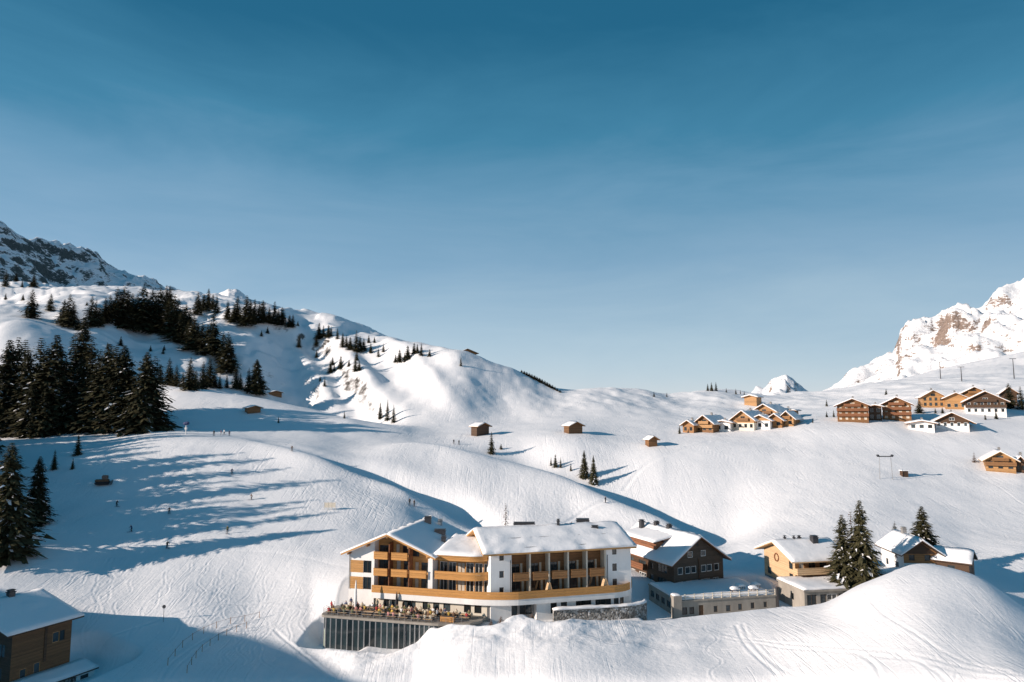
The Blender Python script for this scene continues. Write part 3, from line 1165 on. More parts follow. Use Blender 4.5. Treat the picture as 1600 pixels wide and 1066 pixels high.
def slab_poly(parent, pts, z0, z1, mat, name):
    bm = bmesh.new()
    lo = [bm.verts.new((p[0], p[1], z0)) for p in pts]
    hi = [bm.verts.new((p[0], p[1], z1)) for p in pts]
    bm.faces.new(hi)
    bm.faces.new(list(reversed(lo)))
    n = len(pts)
    for i in range(n):
        j = (i + 1) % n
        bm.faces.new((lo[i], lo[j], hi[j], hi[i]))
    bmesh.ops.recalc_face_normals(bm, faces=bm.faces)
    return mesh_obj(name, bm, M[mat], parent)


def chimney(parent, x, y, z0, z1, w=0.7, mat='grey', d=None):
    bm = bmesh.new()
    d = d or w
    box(bm, x - w / 2, x + w / 2, y - d / 2, y + d / 2, z0, z1)
    box(bm, x - w / 2 - .1, x + w / 2 + .1, y - d / 2 - .1, y + d / 2 + .1, z1, z1 + .12)
    box(bm, x - w / 2 + .08, x + w / 2 - .08, y - d / 2 + .08, y + d / 2 - .08, z1 + .12, z1 + .35)
    box(bm, x - w / 2 - .06, x + w / 2 + .06, y - d / 2 - .06, y + d / 2 + .06, z1 + .35, z1 + .43)
    return mesh_obj('chimney', bm, M[mat], parent)


def house(name, label, cat, loc, rot, W, D, H, rise, ridge='y', bands=((99, 'wood'),), front=(), left=(), right=(), base=3.0,
          over=0.8, fover=1.0, snow=0.4, roof='wood', balconies=(), chims=(), group=None, apex=None, back=True, lbands=None, fbands=None):
    """gabled house: local x along the front 0..W, y back 0..D; ridge 'y' shows a gable to the front, 'x' an eave"""
    t = thing(name, label, cat, loc, rot, group)
    bands = list(bands)
    A = W / 2 if apex is None else apex
    if ridge == 'y':
        pf = [(0, -base), (W, -base), (W, H), (A, H + rise), (0, H)]
        pb = [(0, -base), (W, -base), (W, H), (W - A, H + rise), (0, H)]
        ps = [(0, -base), (D, -base), (D, H), (0, H)]
        psl = psr = ps
    else:
        pf = pb = [(0, -base), (W, -base), (W, H), (0, H)]
        psl = psr = [(0, -base), (D, -base), (D, H), (D / 2, H + rise), (0, H)]
    facade(t, 0, 0, 0, pf, list(front), list(fbands or bands))
    facade(t, W, 0, R(90), psr, list(right), bands)
    if back:
        facade(t, W, D, R(180), pb, [], bands)
    facade(t, 0, D, R(-90), psl, list(left), list(lbands or bands))
    e = 0.06
    if ridge == 'y':
        k1, k2 = rise / A, rise / (W - A)
        a1 = (-over, -fover, H - k1 * over + e)
        d1 = (A, -fover, H + rise + e)
        c1 = (A, D + fover * .6, H + rise + e)
        b1 = (-over, D + fover * .6, H - k1 * over + e)
        a2 = (W + over, D + fover * .6, H - k2 * over + e)
        b2 = (W + over, -fover, H - k2 * over + e)
        r = roof_slab(t, b1, a1, d1, c1, -0.22, roof)
        r2 = roof_slab(t, b2, a2, c1, d1, -0.22, roof)
        up = Vector((0, 0, 0.22))
        if snow:
            V = lambda p: Vector(p) + up
            snow_quad(r, V(b1), V(a1), V(d1), V(c1), snow)
            snow_quad(r2, V(b2), V(a2), V(c1), V(d1), snow)
    else:
        k1 = rise / (D / 2)
        a1 = (-fover, -over, H - k1 * over + e)
        b1 = (W + fover, -over, H - k1 * over + e)
        c1 = (W + fover, D / 2, H + rise + e)
        d1 = (-fover, D / 2, H + rise + e)
        a2 = (W + fover, D + over, H - k1 * over + e)
        b2 = (-fover, D + over, H - k1 * over + e)
        r = roof_slab(t, a1, b1, c1, d1, -0.22, roof)
        r2 = roof_slab(t, a2, b2, d1, c1, -0.22, roof)
        up = Vector((0, 0, 0.22))
        if snow:
            V = lambda p: Vector(p) + up
            snow_quad(r, V(a1), V(b1), V(c1), V(d1), snow)
            snow_quad(r2, V(a2), V(b2), V(d1), V(c1), snow)
    for bl in balconies:
        balcony(t, *bl[:8], **(bl[8] if len(bl) > 8 else {}))
    for ch in chims:
        chimney(r, *ch)
    return t


def place(px, py, Y=None):
    if Y is None:
        return ray(px, py)
    p = at(px, py, Y)
    return p
# ------------------------------------------------------------------ the hotel
HC = Vector((-3.7, 122.0, 5.0))           # front corner where the two wings meet, terrace level
hotel = thing('hotel', 'large white and larch wood hotel with two wings and long curved balcony', 'hotel', HC)
F1, F2, F3 = 3.15, 6.05, 8.95
AL, AR = R(-14), R(15)
uL = Vector((math.cos(AL), math.sin(AL), 0))
nL = Vector((math.sin(AL), -math.cos(AL), 0))
uR = Vector((math.cos(AR), math.sin(AR), 0))
nR = Vector((math.sin(AR), -math.cos(AR), 0))
PL = -26.9 * uL


def LP(u, d=0.0, z=0.0):
    """left wing: u along the facade from its left end, d outwards"""
    return PL + uL * u + nL * d + Vector((0, 0, z))


def RP(u, d=0.0, z=0.0):
    return uR * u + nR * d + Vector((0, 0, z))


EH, AP, UA = 9.6, 12.95, 7.9               # eave, apex, ridge position of the gable
GW = 16.2


def gable_z(u):
    return EH + (AP - EH) * (u / UA if u < UA else (GW - u) / (GW - UA))


# gable block: projecting white part, recessed timber part with loggias
o = LP(0)
poly = [(0, -6), (5.0, -6), (5.0, gable_z(5.0)), (0, EH)]
holes = [(1.0, 6.25, .1, .1, None), (2.9, F2 + .05, 1.55, 2.15, 'd'), (2.9, F1 + .05, 1.55, 2.15, 'd')]
facade(hotel, o.x, o.y, AL, poly, holes[1:], [(20, 'white')])
for z in (F1, F2):                        # timber panels beside the windows
    bm = bmesh.new()
    for k in range(6):
        box(bm, 0.25, 2.85, -0.06, -0.004, z + .05 + k * .36, z + .05 + k * .36 + .33)
    p = mesh_obj('timber_panel', bm, M['larch'], hotel)
    p.location = o
    p.rotation_euler = (0, 0, AL)
# return wall of the white part
facade(hotel, *LP(5.0)[:2], AL + R(90), [(0, F1 - .2), (1.7, F1 - .2), (1.7, gable_z(5.0)), (0, gable_z(5.0))], [], [(20, 'white')])
# recessed timber wall
o = LP(5.0, -1.7)
poly = [(0, -1), (11.2, -1), (11.2, EH), (UA - 5, AP), (0, gable_z(5.0))]
hs = []
for z in (F1, F2):
    hs += [(0.15, z + .1, 2.5, 2.1, 'd'), (3.55, z + .1, 0.9, 2.1, 'c'), (5.0, z + .35, 1.5, 1.75, 'd'), (7.15, z + .2, 0.8, 1.9, 'c'), (8.4, z + .3, 1.7, 1.75, 'd')]
hs += [(0.2, F3 + .1, 2.3, 1.75, 'd'), (3.4, F3 + .1, 0.8, 2.1, 'c'), (4.75, F3 + .3, 1.2, 1.6, 'd'), (6.7, F3 + .1, 1.3, 1.25, 'd')]
facade(hotel, o.x, o.y, AL, poly, hs, [(20, 'larch')])
# end pillar and loggia partitions
for (u, w, zt, mt) in ((15.35, .85, EH + .1, 'white'), (7.75, .16, F3 + 2.6, 'wood_red'), (11.6, .16, F3 + 1.9, 'wood_red')):
    bm = bmesh.new()
    box(bm, u, u + w, 0.0, 1.69, F1 - .2, zt)
    p = mesh_obj('pillar' if mt == 'white' else 'partition', bm, M[mt], hotel)
    p.location = LP(0)
    p.rotation_euler = (0, 0, AL)
ol = LP(0)
for (u0, u1, z) in ((5.05, 7.7, F3), (5.05, 7.7, F2), (8.45, 11.5, F3), (8.45, 11.5, F2), (12.0, 15.1, F2)):
    balcony(hotel, ol.x, ol.y, AL, u0, u1, z, 0.45, 1.0, 'larch_rail', 3, below=.25)
# left flank, back and right flank of the gable block
facade(hotel, *LP(0, -20)[:2], AL + R(-90), [(0, -6), (20, -6), (20, EH), (0, EH)], [(3, F2, 1.6, 1.6, 'd'), (9, F2, 1.6, 1.6, 'd'), (15, F2, 1.6, 1.6, 'd')], [(20, 'white')])
facade(hotel, *LP(GW)[:2], AL + R(90), [(0, F1 - .2), (20, F1 - .2), (20, EH), (0, EH)], [], [(20, 'white')])
facade(hotel, *LP(GW, -20)[:2], AL + R(180), [(0, -3), (GW, -3), (GW, EH), (GW - UA, AP), (0, EH)], [], [(20, 'white')])
# gable roof
sl1, sl2 = (AP - EH) / UA, (AP - EH) / (GW - UA)
fo, eo = 1.4, 1.0
ra, rb = LP(-eo, -21, EH - sl1 * eo), LP(-eo, fo, EH - sl1 * eo)
rc, rd = LP(UA, fo, AP), LP(UA, -21, AP)
re_, rf = LP(GW + eo, fo, EH - sl2 * eo), LP(GW + eo, -21, EH - sl2 * eo)
up = Vector((0, 0, .3))
ro1 = roof_slab(hotel, ra + up * .2, rb + up * .2, rc + up * .2, rd + up * .2, -.3, 'larch')
ro2 = roof_slab(hotel, re_ + up * .2, rf + up * .2, rd + up * .2, rc + up * .2, -.3, 'larch')
u2 = up * 1.2
snow_quad(ro1, ra + u2, rb + u2, rc + u2, rd + u2, .3)
snow_quad(ro2, re_ + u2, rf + u2, rd + u2, rc + u2, .3)
# purlin ends under the verge
for u in (0.3, 4.0, UA, 12, 15.8):
    bm = bmesh.new()
    box(bm, u - .14, u + .14, -fo + .1, 0.3, gable_z(u) - .34, gable_z(u) - .03)
    p = mesh_obj('purlin', bm, M['wood'], hotel)
    p.location = LP(0)
    p.rotation_euler = (0, 0, AL)
# roof vents
for (u, d, w, h_, mt) in ((9.5, -15, 1.3, 1.5, 'metal_dark'), (11.2, -17.5, .8, 1.3, 'metal'), (13.2, -12.0, 2.1, 1.1, 'metal_dark'), (15.2, -8.5, .8, 1.3, 'metal_dark')):
    p = LP(u, d)
    z = gable_z(u)
    chimney(ro2, p.x, p.y, z - .2, z + h_, w, mt, .9)

# link between the wings: curved balconies and roof edge
ow = LP(GW + .2, -2.4)
hs = []
for z in (F1, F2):
    for k in range(6):
        hs.append((0.3 + k * 1.65, z + .1, 1.45, 2.15, 'w' if k != 2 else 'c'))
facade(hotel, ow.x, ow.y, AL, [(0, -1), (10.6, -1), (10.6, 9.4), (0, 9.4)], hs, [(20, 'larch')])


def arc_line(d, u0=16.5, u1=22.8, rad=4.2, turn=62):
    pts = [LP(u, d) for u in np.linspace(u0, u1, 10)]
    c = LP(u1, d - rad)
    a0 = math.atan2(nL.y, nL.x)
    for k in range(1, 13):
        a = a0 + R(turn) * k / 12
        pts.append(Vector((c.x + rad * math.cos(a), c.y + rad * math.sin(a), 0)))
    return [(p.x, p.y) for p in pts]


ribbon(hotel, arc_line(-.2), F2 - .35, F2 + 1.1, .08, 'larch_rail', 3, name='balcony')
ribbon(hotel, arc_line(-.1), F3 + .05, F3 + .8, .1, 'larch_rail', 2, name='fascia')
al = arc_line(-.25)
slab_poly(hotel, al + [tuple(LP(26.0, -5)[:2]), tuple(LP(16.5, -5)[:2])], F2 - .25, F2 - .02, 'wood', 'balcony_floor')
lr = slab_poly(hotel, arc_line(.1) + [tuple(LP(26.5, -5)[:2]), tuple(LP(16.5, -5)[:2])], F3 + .8, F3 + 1.0, 'larch', 'roof')
fr = [Vector((p[0], p[1], F3 + 1.0)) for p in arc_line(.2)]
bk = [LP(16.0 + 9.6 * i / (len(fr) - 1), -12.5, F3 + 2.1) for i in range(len(fr))]
snow_loft(lr, fr, bk, .55, 12)

# right wing
ER, RR, WD, WL = 10.7, 13.2, 15.0, 26.4
o = RP(0)
facade(hotel, o.x, o.y, AR, [(0, -1), (3.75, -1), (3.75, ER), (0, ER)], [(1.55, F3 + .35, .8, 1.15, 'd'), (1.55, F2 + .35, .8, 1.15, 'd'), (1.55, F1 + .35, .8, 1.3, 'd')], [(20, 'white')])
facade(hotel, *RP(3.75)[:2], AR + R(90), [(0, F1 - .2), (2.0, F1 - .2), (2.0, ER), (0, ER)], [], [(20, 'larch')])
hs = []
for k in range(5):
    b0 = k * 3.56
    hs += [(b0 + .5, F2 + .5, 1.5, 1.6, 'd'), (b0 + 2.1, F2 + .2, .5, 2.0, 'c'), (b0 + .4, F3 + .95, 2.5, .75, 'd'), (b0 + .3, F1 + .1, 1.9, 2.2, 'd'), (b0 + 2.35, F1 + .1, .55, 2.2, 'c')]
facade(hotel, *RP(3.75, -2.0)[:2], AR, [(0, -1), (17.8, -1), (17.8, ER), (0, ER)], hs, [(20, 'wood_mid')])  # browner than the other cladding: recess shade put into the board colour
for k in range(1, 6):
    bm = bmesh.new()
    u = 3.75 + k * 3.56
    box(bm, u - .3, u - .02, 0.05, 1.995, F1 - .2, ER - .02)
    p = mesh_obj('partition', bm, M['cream'], hotel)
    p.rotation_euler = (0, 0, AR)
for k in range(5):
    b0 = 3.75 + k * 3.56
    balcony(hotel, 0, 0, AR, b0 + .3, b0 + 3.1, F2, 0.35, 1.0, 'wood', 3, below=.35)  # rails darker than on the left wing, weak grazing light put into the colour
facade(hotel, *RP(21.55)[:2], AR, [(0, -1), (4.85, -1), (4.85, ER), (0, ER)], [(1.2, F3 + .3, .85, 1.25, 'd'), (1.2, F2 + .3, .85, 1.3, 'd'), (1.2, F1 + .3, .85, 1.5, 'd')], [(20, 'white')])
facade(hotel, *RP(WL)[:2], AR + R(90), [(0, -3), (WD, -3), (WD, ER), (WD / 2, RR), (0, ER)], [(3, F2 + .3, 1.2, 1.3, 'd'), (8, F2 + .3, 1.2, 1.3, 'd'), (8, F1 + .3, 1.2, 1.3, 'd')], [(20, 'white')])
facade(hotel, *RP(0, -WD)[:2], AR - R(90), [(0, -1), (WD, -1), (WD, ER), (WD / 2, RR), (0, ER)], [(10.8, F3 + 1.2, .8, .9, 'd')], [(20, 'white')])
facade(hotel, *RP(WL, -WD)[:2], AR + R(180), [(0, -3), (WL, -3), (WL, ER), (0, ER)], [], [(20, 'white')])
kR = (RR - ER) / (WD / 2)
go, eo = 1.6, 1.1
qa, qb = RP(-go, eo, ER - kR * eo), RP(WL + .7, eo, ER - kR * eo)
qc, qd = RP(WL + .7, -WD / 2, RR), RP(-go, -WD / 2, RR)
qe, qf = RP(WL + .7, -WD - eo, ER - kR * eo), RP(-go, -WD - eo, ER - kR * eo)
rr1 = roof_slab(hotel, qa + up * .2, qb + up * .2, qc + up * .2, qd + up * .2, -.3, 'larch')
rr2 = roof_slab(hotel, qe + up * .2, qf + up * .2, qd + up * .2, qc + up * .2, -.3, 'larch')
snow_quad(rr1, qa + u2, qb + u2, qc + u2, qd + u2, .42, lump=.8)
snow_quad(rr2, qe + u2, qf + u2, qd + u2, qc + u2, .42)
for (u, d, w, h_, dd) in ((20.5, -9, 2.4, 1.0, 1.2), (14.8, -7.0, .5, 1.1, .5), (8.5, -8.5, 4.0, .75, .6), (21.5, -5.2, 1.2, .55, .5)):
    p = RP(u, d)
    z = RR - kR * abs(-d - WD / 2)
    chimney(rr1, p.x, p.y, z - .1, z + h_ + .35, w, 'metal_dark', dd)
for d in (-.6, -7.5, -14.4):
    p = RP(0, d)
    zz = RR - kR * abs(-d - WD / 2)
    bm = bmesh.new()
    box(bm, -go + .1, .3, -.14, .14, zz - .36, zz - .04)
    q = mesh_obj('purlin', bm, M['wood'], hotel)
    q.location = p
    q.rotation_euler = (0, 0, AR)

# downpipes and snow guards
for (q, a_) in ((RP(3.55, .12), AR), (RP(21.75, .12), AR), (LP(5.15, .12), AL), (LP(.15, .12), AL)):
    bm = bmesh.new()
    tube(bm, [(q.x, q.y, F1), (q.x, q.y, 9.3)], .06, 6)
    mesh_obj('downpipe', bm, M['metal_dark'], hotel)
bm = bmesh.new()
for v in (.12, .5):
    a, b_ = qa.lerp(qd, v), qb.lerp(qc, v)
    tube(bm, [a + Vector((0, 0, .72)), b_ + Vector((0, 0, .72))], .035, 5)
    for k in range(18):
        p = a.lerp(b_, (k + .5) / 18)
        tube(bm, [p + Vector((0, 0, .2)), p + Vector((0, 0, .74))], .03, 4)
mesh_obj('snow_guard', bm, M['metal_dark'], rr1)

# ground floor, its white slab edge and the long curved balcony
def long_line(d, dr):
    pts = [LP(u, d) for u in np.linspace(4.9, 21.5, 14)]
    p0, p3 = LP(22.3, d), RP(4.6, dr)
    # rounded corner
    pc = LP(27.2, d + .2)
    for k in range(0, 13):
        t = k / 12
        pts.append(p0 * (1 - t) ** 2 + pc * 2 * t * (1 - t) + p3 * t * t)
    pts += [RP(u, dr) for u in np.linspace(6, 22.5, 12)]
    c = RP(22.5, dr - 5.2)
    a0 = math.atan2(nR.y, nR.x)
    for k in range(1, 11):
        a = a0 + R(85) * k / 10
        pts.append(Vector((c.x + 5.2 * math.cos(a), c.y + 5.2 * math.sin(a), 0)))
    return [(p.x, p.y) for p in pts]


ribbon(hotel, long_line(.75, 1.55), 2.95, 4.25, .08, 'larch_rail', 3, name='balcony')
ribbon(hotel, long_line(.68, 1.45), 1.95, 2.94, .4, 'white', 1, name='slab_edge')
fl = long_line(.6, 1.4)
slab_poly(hotel, fl + [tuple(RP(22, -6)[:2]), tuple(RP(4, -4)[:2]), tuple(LP(24, -4)[:2]), tuple(LP(5.1, -2.2)[:2])], 2.6, 2.93, 'cream', 'balcony_floor')
hs = []
for (u, w) in ((1.9, 1.0), (3.4, 1.3), (5.6, 2.4), (9.3, 1.0), (11.3, 1.15), (13.2, 1.3), (17.0, 1.3), (18.9, 1.3)):
    hs.append((u, .35, w, 1.45, 'd'))
facade(hotel, *LP(5.0, -.25)[:2], AL, [(0, -6), (21.2, -6), (21.2, 2.55), (0, 2.55)], hs, [(20, 'cream')])
facade(hotel, *RP(-.5, -.4)[:2], AR, [(0, -3), (8.6, -3), (8.6, 2.55), (0, 2.55)], [(.6, -.2, 2.2, 2.0, 'd'), (3.2, -.2, 2.2, 2.0, 'd'), (5.8, -.2, 2.2, 2.0, 'd')], [(20, 'grey')])
facade(hotel, *RP(8.0, .9)[:2], AR, [(0, -3), (14.4, -3), (14.4, 2.59), (0, 2.59)], [(2.6, .05, 1.15, 1.75, 'd'), (4.5, .05, 1.15, 1.75, 'd'), (7.3, .0, 2.9, 1.85, 'd'), (11.0, .0, 3.0, 1.85, 'd')], [(20, 'white')])
facade(hotel, *RP(8.0, -.5)[:2], AR - R(90), [(0, -3), (1.4, -3), (1.4, 2.59), (0, 2.59)], [], [(20, 'white')])
# rounded end of the ground floor
c = RP(22.4, .9 - 5.0)
for k in range(6):
    a = AR - R(90) + R(15) * k
    p = (c.x + 5.0 * math.cos(a), c.y + 5.0 * math.sin(a))
    a2 = a + R(15)
    p2 = (c.x + 5.0 * math.cos(a2), c.y + 5.0 * math.sin(a2))
    ln = math.hypot(p2[0] - p[0], p2[1] - p[1])
    facade(hotel, p[0], p[1], math.atan2(p2[1] - p[1], p2[0] - p[0]), [(0, -3), (ln, -3), (ln, 2.59), (0, 2.59)], [(.15, .05, ln - .3, 1.75, 'd')] if k < 4 else [], [(20, 'white')])

# sun terrace over the glass front
TE = 6.0
tp = [LP(-2.4, 2.0)] + [LP(-2.4 + .9 * (1 - math.cos(R(a))), TE - 1.2 + 1.2 * math.sin(R(a))) for a in (0, 30, 60, 90)] + [LP(13.6, TE), LP(19.5, TE - .2), LP(24.5, 4.2), LP(26.0, 2.6), LP(26.0, -.3), LP(0, -.2), LP(-2.4, -.2)]
slab_poly(hotel, [(p.x, p.y) for p in tp], -.4, -.02, 'concrete', 'terrace')
glass_parent = hotel
gw = 1.06
for k in range(14):                       # tall panes
    u = -1.4 + k * gw
    p = LP(u, TE - .25, -7.0)
    window(hotel, p.x, p.y, p.z, AL, gw - .02, 6.55, 'g', 1, 'glass_panel')
for k in range(6):                        # side of the glass front, pale green blinds behind
    p = LP(-2.15, .9 + k * .8, -7.0) if k < 5 else LP(-2.1, 4.9, -7.0)
    window(hotel, *LP(-2.15, .2 + k * .78, -7.0), AL - R(90), .76, 6.55, 'g', 1, 'glass_panel')
p = LP(-2.15, TE - 1.15, -7)
for k, (aa, st, hh) in enumerate(((-62, 'p', 4.4), (-28, 'p', 4.4))):
    window(hotel, p.x, p.y, p.z, AL + R(aa), .68, 4.6, st, 1, 'glass_panel')
    window(hotel, p.x, p.y, p.z + 4.62, AL + R(aa), .68, 1.93, 'g', 1, 'glass_panel')
    p = p + Vector((math.cos(AL + R(aa)), math.sin(AL + R(aa)), 0)) * .7
for k in range(7):
    p = LP(13.5 + k * .85, TE - .45, -5.0)
    window(hotel, p.x, p.y, p.z, AL, .83, 4.55, 'g', 1, 'glass_panel')
# walls behind the glass
slab_poly(hotel, [(q.x, q.y) for q in (LP(-1.9, TE - .9), LP(19.5, TE - .9), LP(19.5, 0), LP(-1.9, 0))], -7.2, -.45, 'grey', 'cellar_wall')
# railing of the terrace: posts and rails
bm = bmesh.new()
line = [LP(-2.2, 1.0), LP(-2.2, TE - 1.0), LP(-1.2, TE - .15), LP(13.5, TE - .15), LP(19.4, TE - .35), LP(24.3, 4.05)]
for a, b_ in zip(line, line[1:]):
    n = max(2, int((b_ - a).length / 1.06))
    for k in range(n):
        q = a.lerp(b_, k / n)
        tube(bm, [(q.x, q.y, -.02), (q.x, q.y, 1.0)], .025, 4)
    for zz in (.35, .68, 1.0):
        tube(bm, [(a.x, a.y, zz), (b_.x, b_.y, zz)], .02, 4)
mesh_obj('railing', bm, M['metal'], hotel)

# dry stone wall in front of the right wing
stone_wall = thing('stone_wall', 'curved grey dry stone wall capped with snow below the hotel right wing', 'wall', HC)


def wall_line(d):
    pts = [RP(u, 3.2 + d + .8 * math.sin((u - 10) / 9)) for u in np.linspace(10.4, 24.0, 18)]
    pts += [RP(24.0 + (4.6 * math.sin(R(a))), 3.2 + d + .8 - 2.6 * (1 - math.cos(R(a)))) for a in (15, 30, 45, 60, 75, 90)]
    return [(p.x, p.y) for p in pts]


w = ribbon(stone_wall, wall_line(0), -4.0, 1.15, .8, 'stone', 1, name='wall_body')
wl_ = wall_line(.08)
fr = [Vector((p[0], p[1], 1.16)) for p in wl_]
bk = [Vector((p[0], p[1], 1.16)) for p in wall_line(-.9)]
snow_loft(stone_wall, fr, bk, .3, 4, name='snow_cap', lump=.9)

# two tent-like wooden shelters on the balcony
for (u, lab, wd) in ((10.4, 'pale wooden pointed shelter on the long balcony, left one of two', 1.5), (21.0, 'pale wooden pointed shelter on the long balcony, right one beside white wall', 1.7)):
    t = thing('wooden_shelter', lab, 'shelter', HC + RP(u, .6, 2.94), AR)
    bm = bmesh.new()
    h_ = 2.3
    for s in (-1, 1):
        for k in range(8):
            a, b_ = k / 8, (k + .9) / 8
            xa, xb = s * wd / 2 * (1 - a * .8), s * wd / 2 * (1 - b_ * .8)
            vv = [bm.verts.new(q) for q in ((xa, -.5, a * h_), (xa, .5, a * h_), (xb, .5, b_ * h_), (xb, -.5, b_ * h_))]
            bm.faces.new(vv)
    vv = [bm.verts.new(q) for q in ((-wd / 2, -.45, 0), (wd / 2, -.45, 0), (wd * .1, -.45, h_), (-wd * .1, -.45, h_))]
    bm.faces.new(vv)
    bmesh.ops.recalc_face_normals(bm, faces=bm.faces)
    mesh_obj('boards', bm, M['wood_pale'], t)
    box_obj('sill', -wd / 2, wd / 2, -.55, .55, -.01, .12, M['wood'], t)
# ------------------------------------------------------------------ the other buildings
# shingled guesthouse right of the hotel, the hotel's shadow put into its wall colour
front = [(1.0, .7, 1.3, 1.5, 'w'), (3.0, .7, 2.2, 1.5, 'w'), (6.9, .7, 2.3, 1.5, 'w'), (10.0, .7, 1.5, 1.5, 'w'),
         (1.0, 3.6, 1.3, 1.4, 'w'), (2.9, 3.6, 1.3, 1.4, 'w'), (4.4, 3.6, 1.3, 1.4, 'w'), (7.0, 3.6, 1.3, 1.4, 'w'), (8.5, 3.6, 1.3, 1.4, 'w'), (10.4, 3.6, 1.3, 1.4, 'w'),
         (3.6, 6.75, 1.3, 1.2, 'w'), (7.0, 6.75, 1.3, 1.2, 'w'), (5.6, 8.9, .9, .8, 'd')]
left = [(18.3, .7, 1.2, 1.5, 'd'), (14.6, .6, 3.2, 1.7, 'd'), (14.6, 3.4, 3.2, 1.7, 'd'), (12.0, .3, 1.2, 2.1, 'd'), (8.0, .7, 2.6, 1.4, 'w'), (4.0, .7, 2.6, 1.4, 'w'), (12.2, 3.4, .9, 1.3, 'd'), (8, 3.4, 2.5, 1.2, 'd'), (3.5, 3.4, 2.5, 1.2, 'd')]
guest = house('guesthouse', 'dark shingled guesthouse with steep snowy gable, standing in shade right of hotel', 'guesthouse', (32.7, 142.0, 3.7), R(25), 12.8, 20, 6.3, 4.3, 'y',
              [(99, 'wood_grey_shaded')], front, left, base=4.2, over=1.3, fover=1.1, snow=.45, roof='wood_red', lbands=[(.6, 'grey'), (99, 'wood_dark')],
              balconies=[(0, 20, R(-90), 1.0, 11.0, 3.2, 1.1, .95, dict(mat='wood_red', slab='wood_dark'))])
for (x, y) in ((6.4, 14), (6.4, 9.5), (4.5, 17)):
    chimney(guest, x, y, 9.5, 11.6, .9, 'metal_dark')
# its long shed dormer
bm = bmesh.new()
box(bm, .6, 4.8, 6.5, 18.5, 6.6, 8.9)
mesh_obj('dormer', bm, M['wood_red'], guest)
dr = roof_slab(guest, (-.5, 18.9, 8.9), (-.5, 6.0, 8.9), (5.6, 6.0, 9.9), (5.6, 18.9, 9.9), -.15, 'wood_red', 'dormer_roof')
snow_quad(dr, (-.5, 18.9, 9.05), (-.5, 6.0, 9.05), (5.6, 6.0, 10.05), (5.6, 18.9, 10.05), .4)
for k in range(4):
    window(guest, .57, 17.6 - k * 2.9, 7.1, R(-90), 2.0, 1.1, 'd')
box_obj('middle_post', 6.2, 6.45, -.12, -.005, .2, 6.4, M['wood_dark'], guest)

# concrete terrace building in front of it
T0 = Vector((30.4, 130.0, 2.6))
terr = thing('terrace_building', 'low concrete building with snowy roof terrace in front of dark guesthouse', 'building', T0, R(12))
facade(terr, 0, 0, 0, [(0, -3.5), (20.2, -3.5), (20.2, 2.7), (0, 2.7)],
       [(1.0, .4, .95, 1.3, 'd'), (2.4, .4, .95, 1.3, 'd'), (4.3, -.3, .95, 2.2, 'door'), (7.3, .5, .8, 1.1, 'd'), (9.8, .5, .95, 1.1, 'd'), (12.3, .6, .8, 1.1, 'd'), (14.9, .7, .8, 1.1, 'd'), (17.6, .8, .7, 1.0, 'd')], [(99, 'concrete')])
facade(terr, 0, 13, R(-90), [(0, -3.5), (13, -3.5), (13, 2.7), (0, 2.7)], [(1.0, .8, 1.6, 1.2, 'd'), (3.5, .8, 1.6, 1.2, 'd'), (6.0, .8, 1.6, 1.2, 'd'), (8.5, .8, 1.6, 1.2, 'd')], [(99, 'concrete')])
facade(terr, 20.2, 0, R(90), [(0, -3.5), (13, -3.5), (13, 2.7), (0, 2.7)], [], [(99, 'concrete')])
d_ = box_obj('roof', -.15, 20.35, -.15, 13.0, 2.705, 2.95, M['concrete'], terr)
snow_quad(d_, (.1, .25, 2.95), (20.1, .25, 2.95), (20.1, 12.8, 2.95), (.1, 12.8, 2.95), .3, lump=.5)
box_obj('pillar', -.9, .7, -.5, .9, -3.5, 3.9, M['concrete'], terr)
snow_quad(terr, (-.85, -.45, 3.9), (.65, -.45, 3.9), (.65, .85, 3.9), (-.85, .85, 3.9), .25)
bm = bmesh.new()
for k in range(11):
    x = 1.6 + k * 1.85
    box(bm, x, x + .16, .05, .21, 2.95, 4.0)
for z in (3.35, 3.8):
    box(bm, .8, 20.2, .09, .17, z, z + .1)
mesh_obj('railing', bm, M['cream'], terr)
box_obj('gate_post', 20.3, 20.7, -.3, .2, -3, 4.4, M['metal_dark'], terr)

# snowed-up tables left out on that terrace
ux, uy = math.cos(R(12)), math.sin(R(12))
for k, (u, d, lab) in enumerate(((13.2, 2.6, 'snow-covered table on the concrete terrace, leftmost of four'), (15.4, 4.4, 'snow-covered table on the concrete terrace, second of four'), (17.0, 2.4, 'snow-covered table on the concrete terrace, third of four'), (18.8, 4.6, 'snow-covered table on the concrete terrace, nearest the garage'))):
    t = thing('table', lab, 'table', T0 + Vector((ux * u - uy * d, uy * u + ux * d, 2.95)), R(12), 'snow-covered tables on the concrete terrace')
    box_obj('table_top', -.8, .8, -.5, .5, .7, .76, M['wood'], t)
    for (a, b_) in ((-.7, -.4), (.7, -.4), (-.7, .4), (.7, .4)):
        box_obj('leg', a - .04, a + .04, b_ - .04, b_ + .04, 0, .7, M['wood_dark'], t)
    snow_quad(t, (-.8, -.5, .76), (.8, -.5, .76), (.8, .5, .76), (-.8, .5, .76), .5, name='snow_cap')

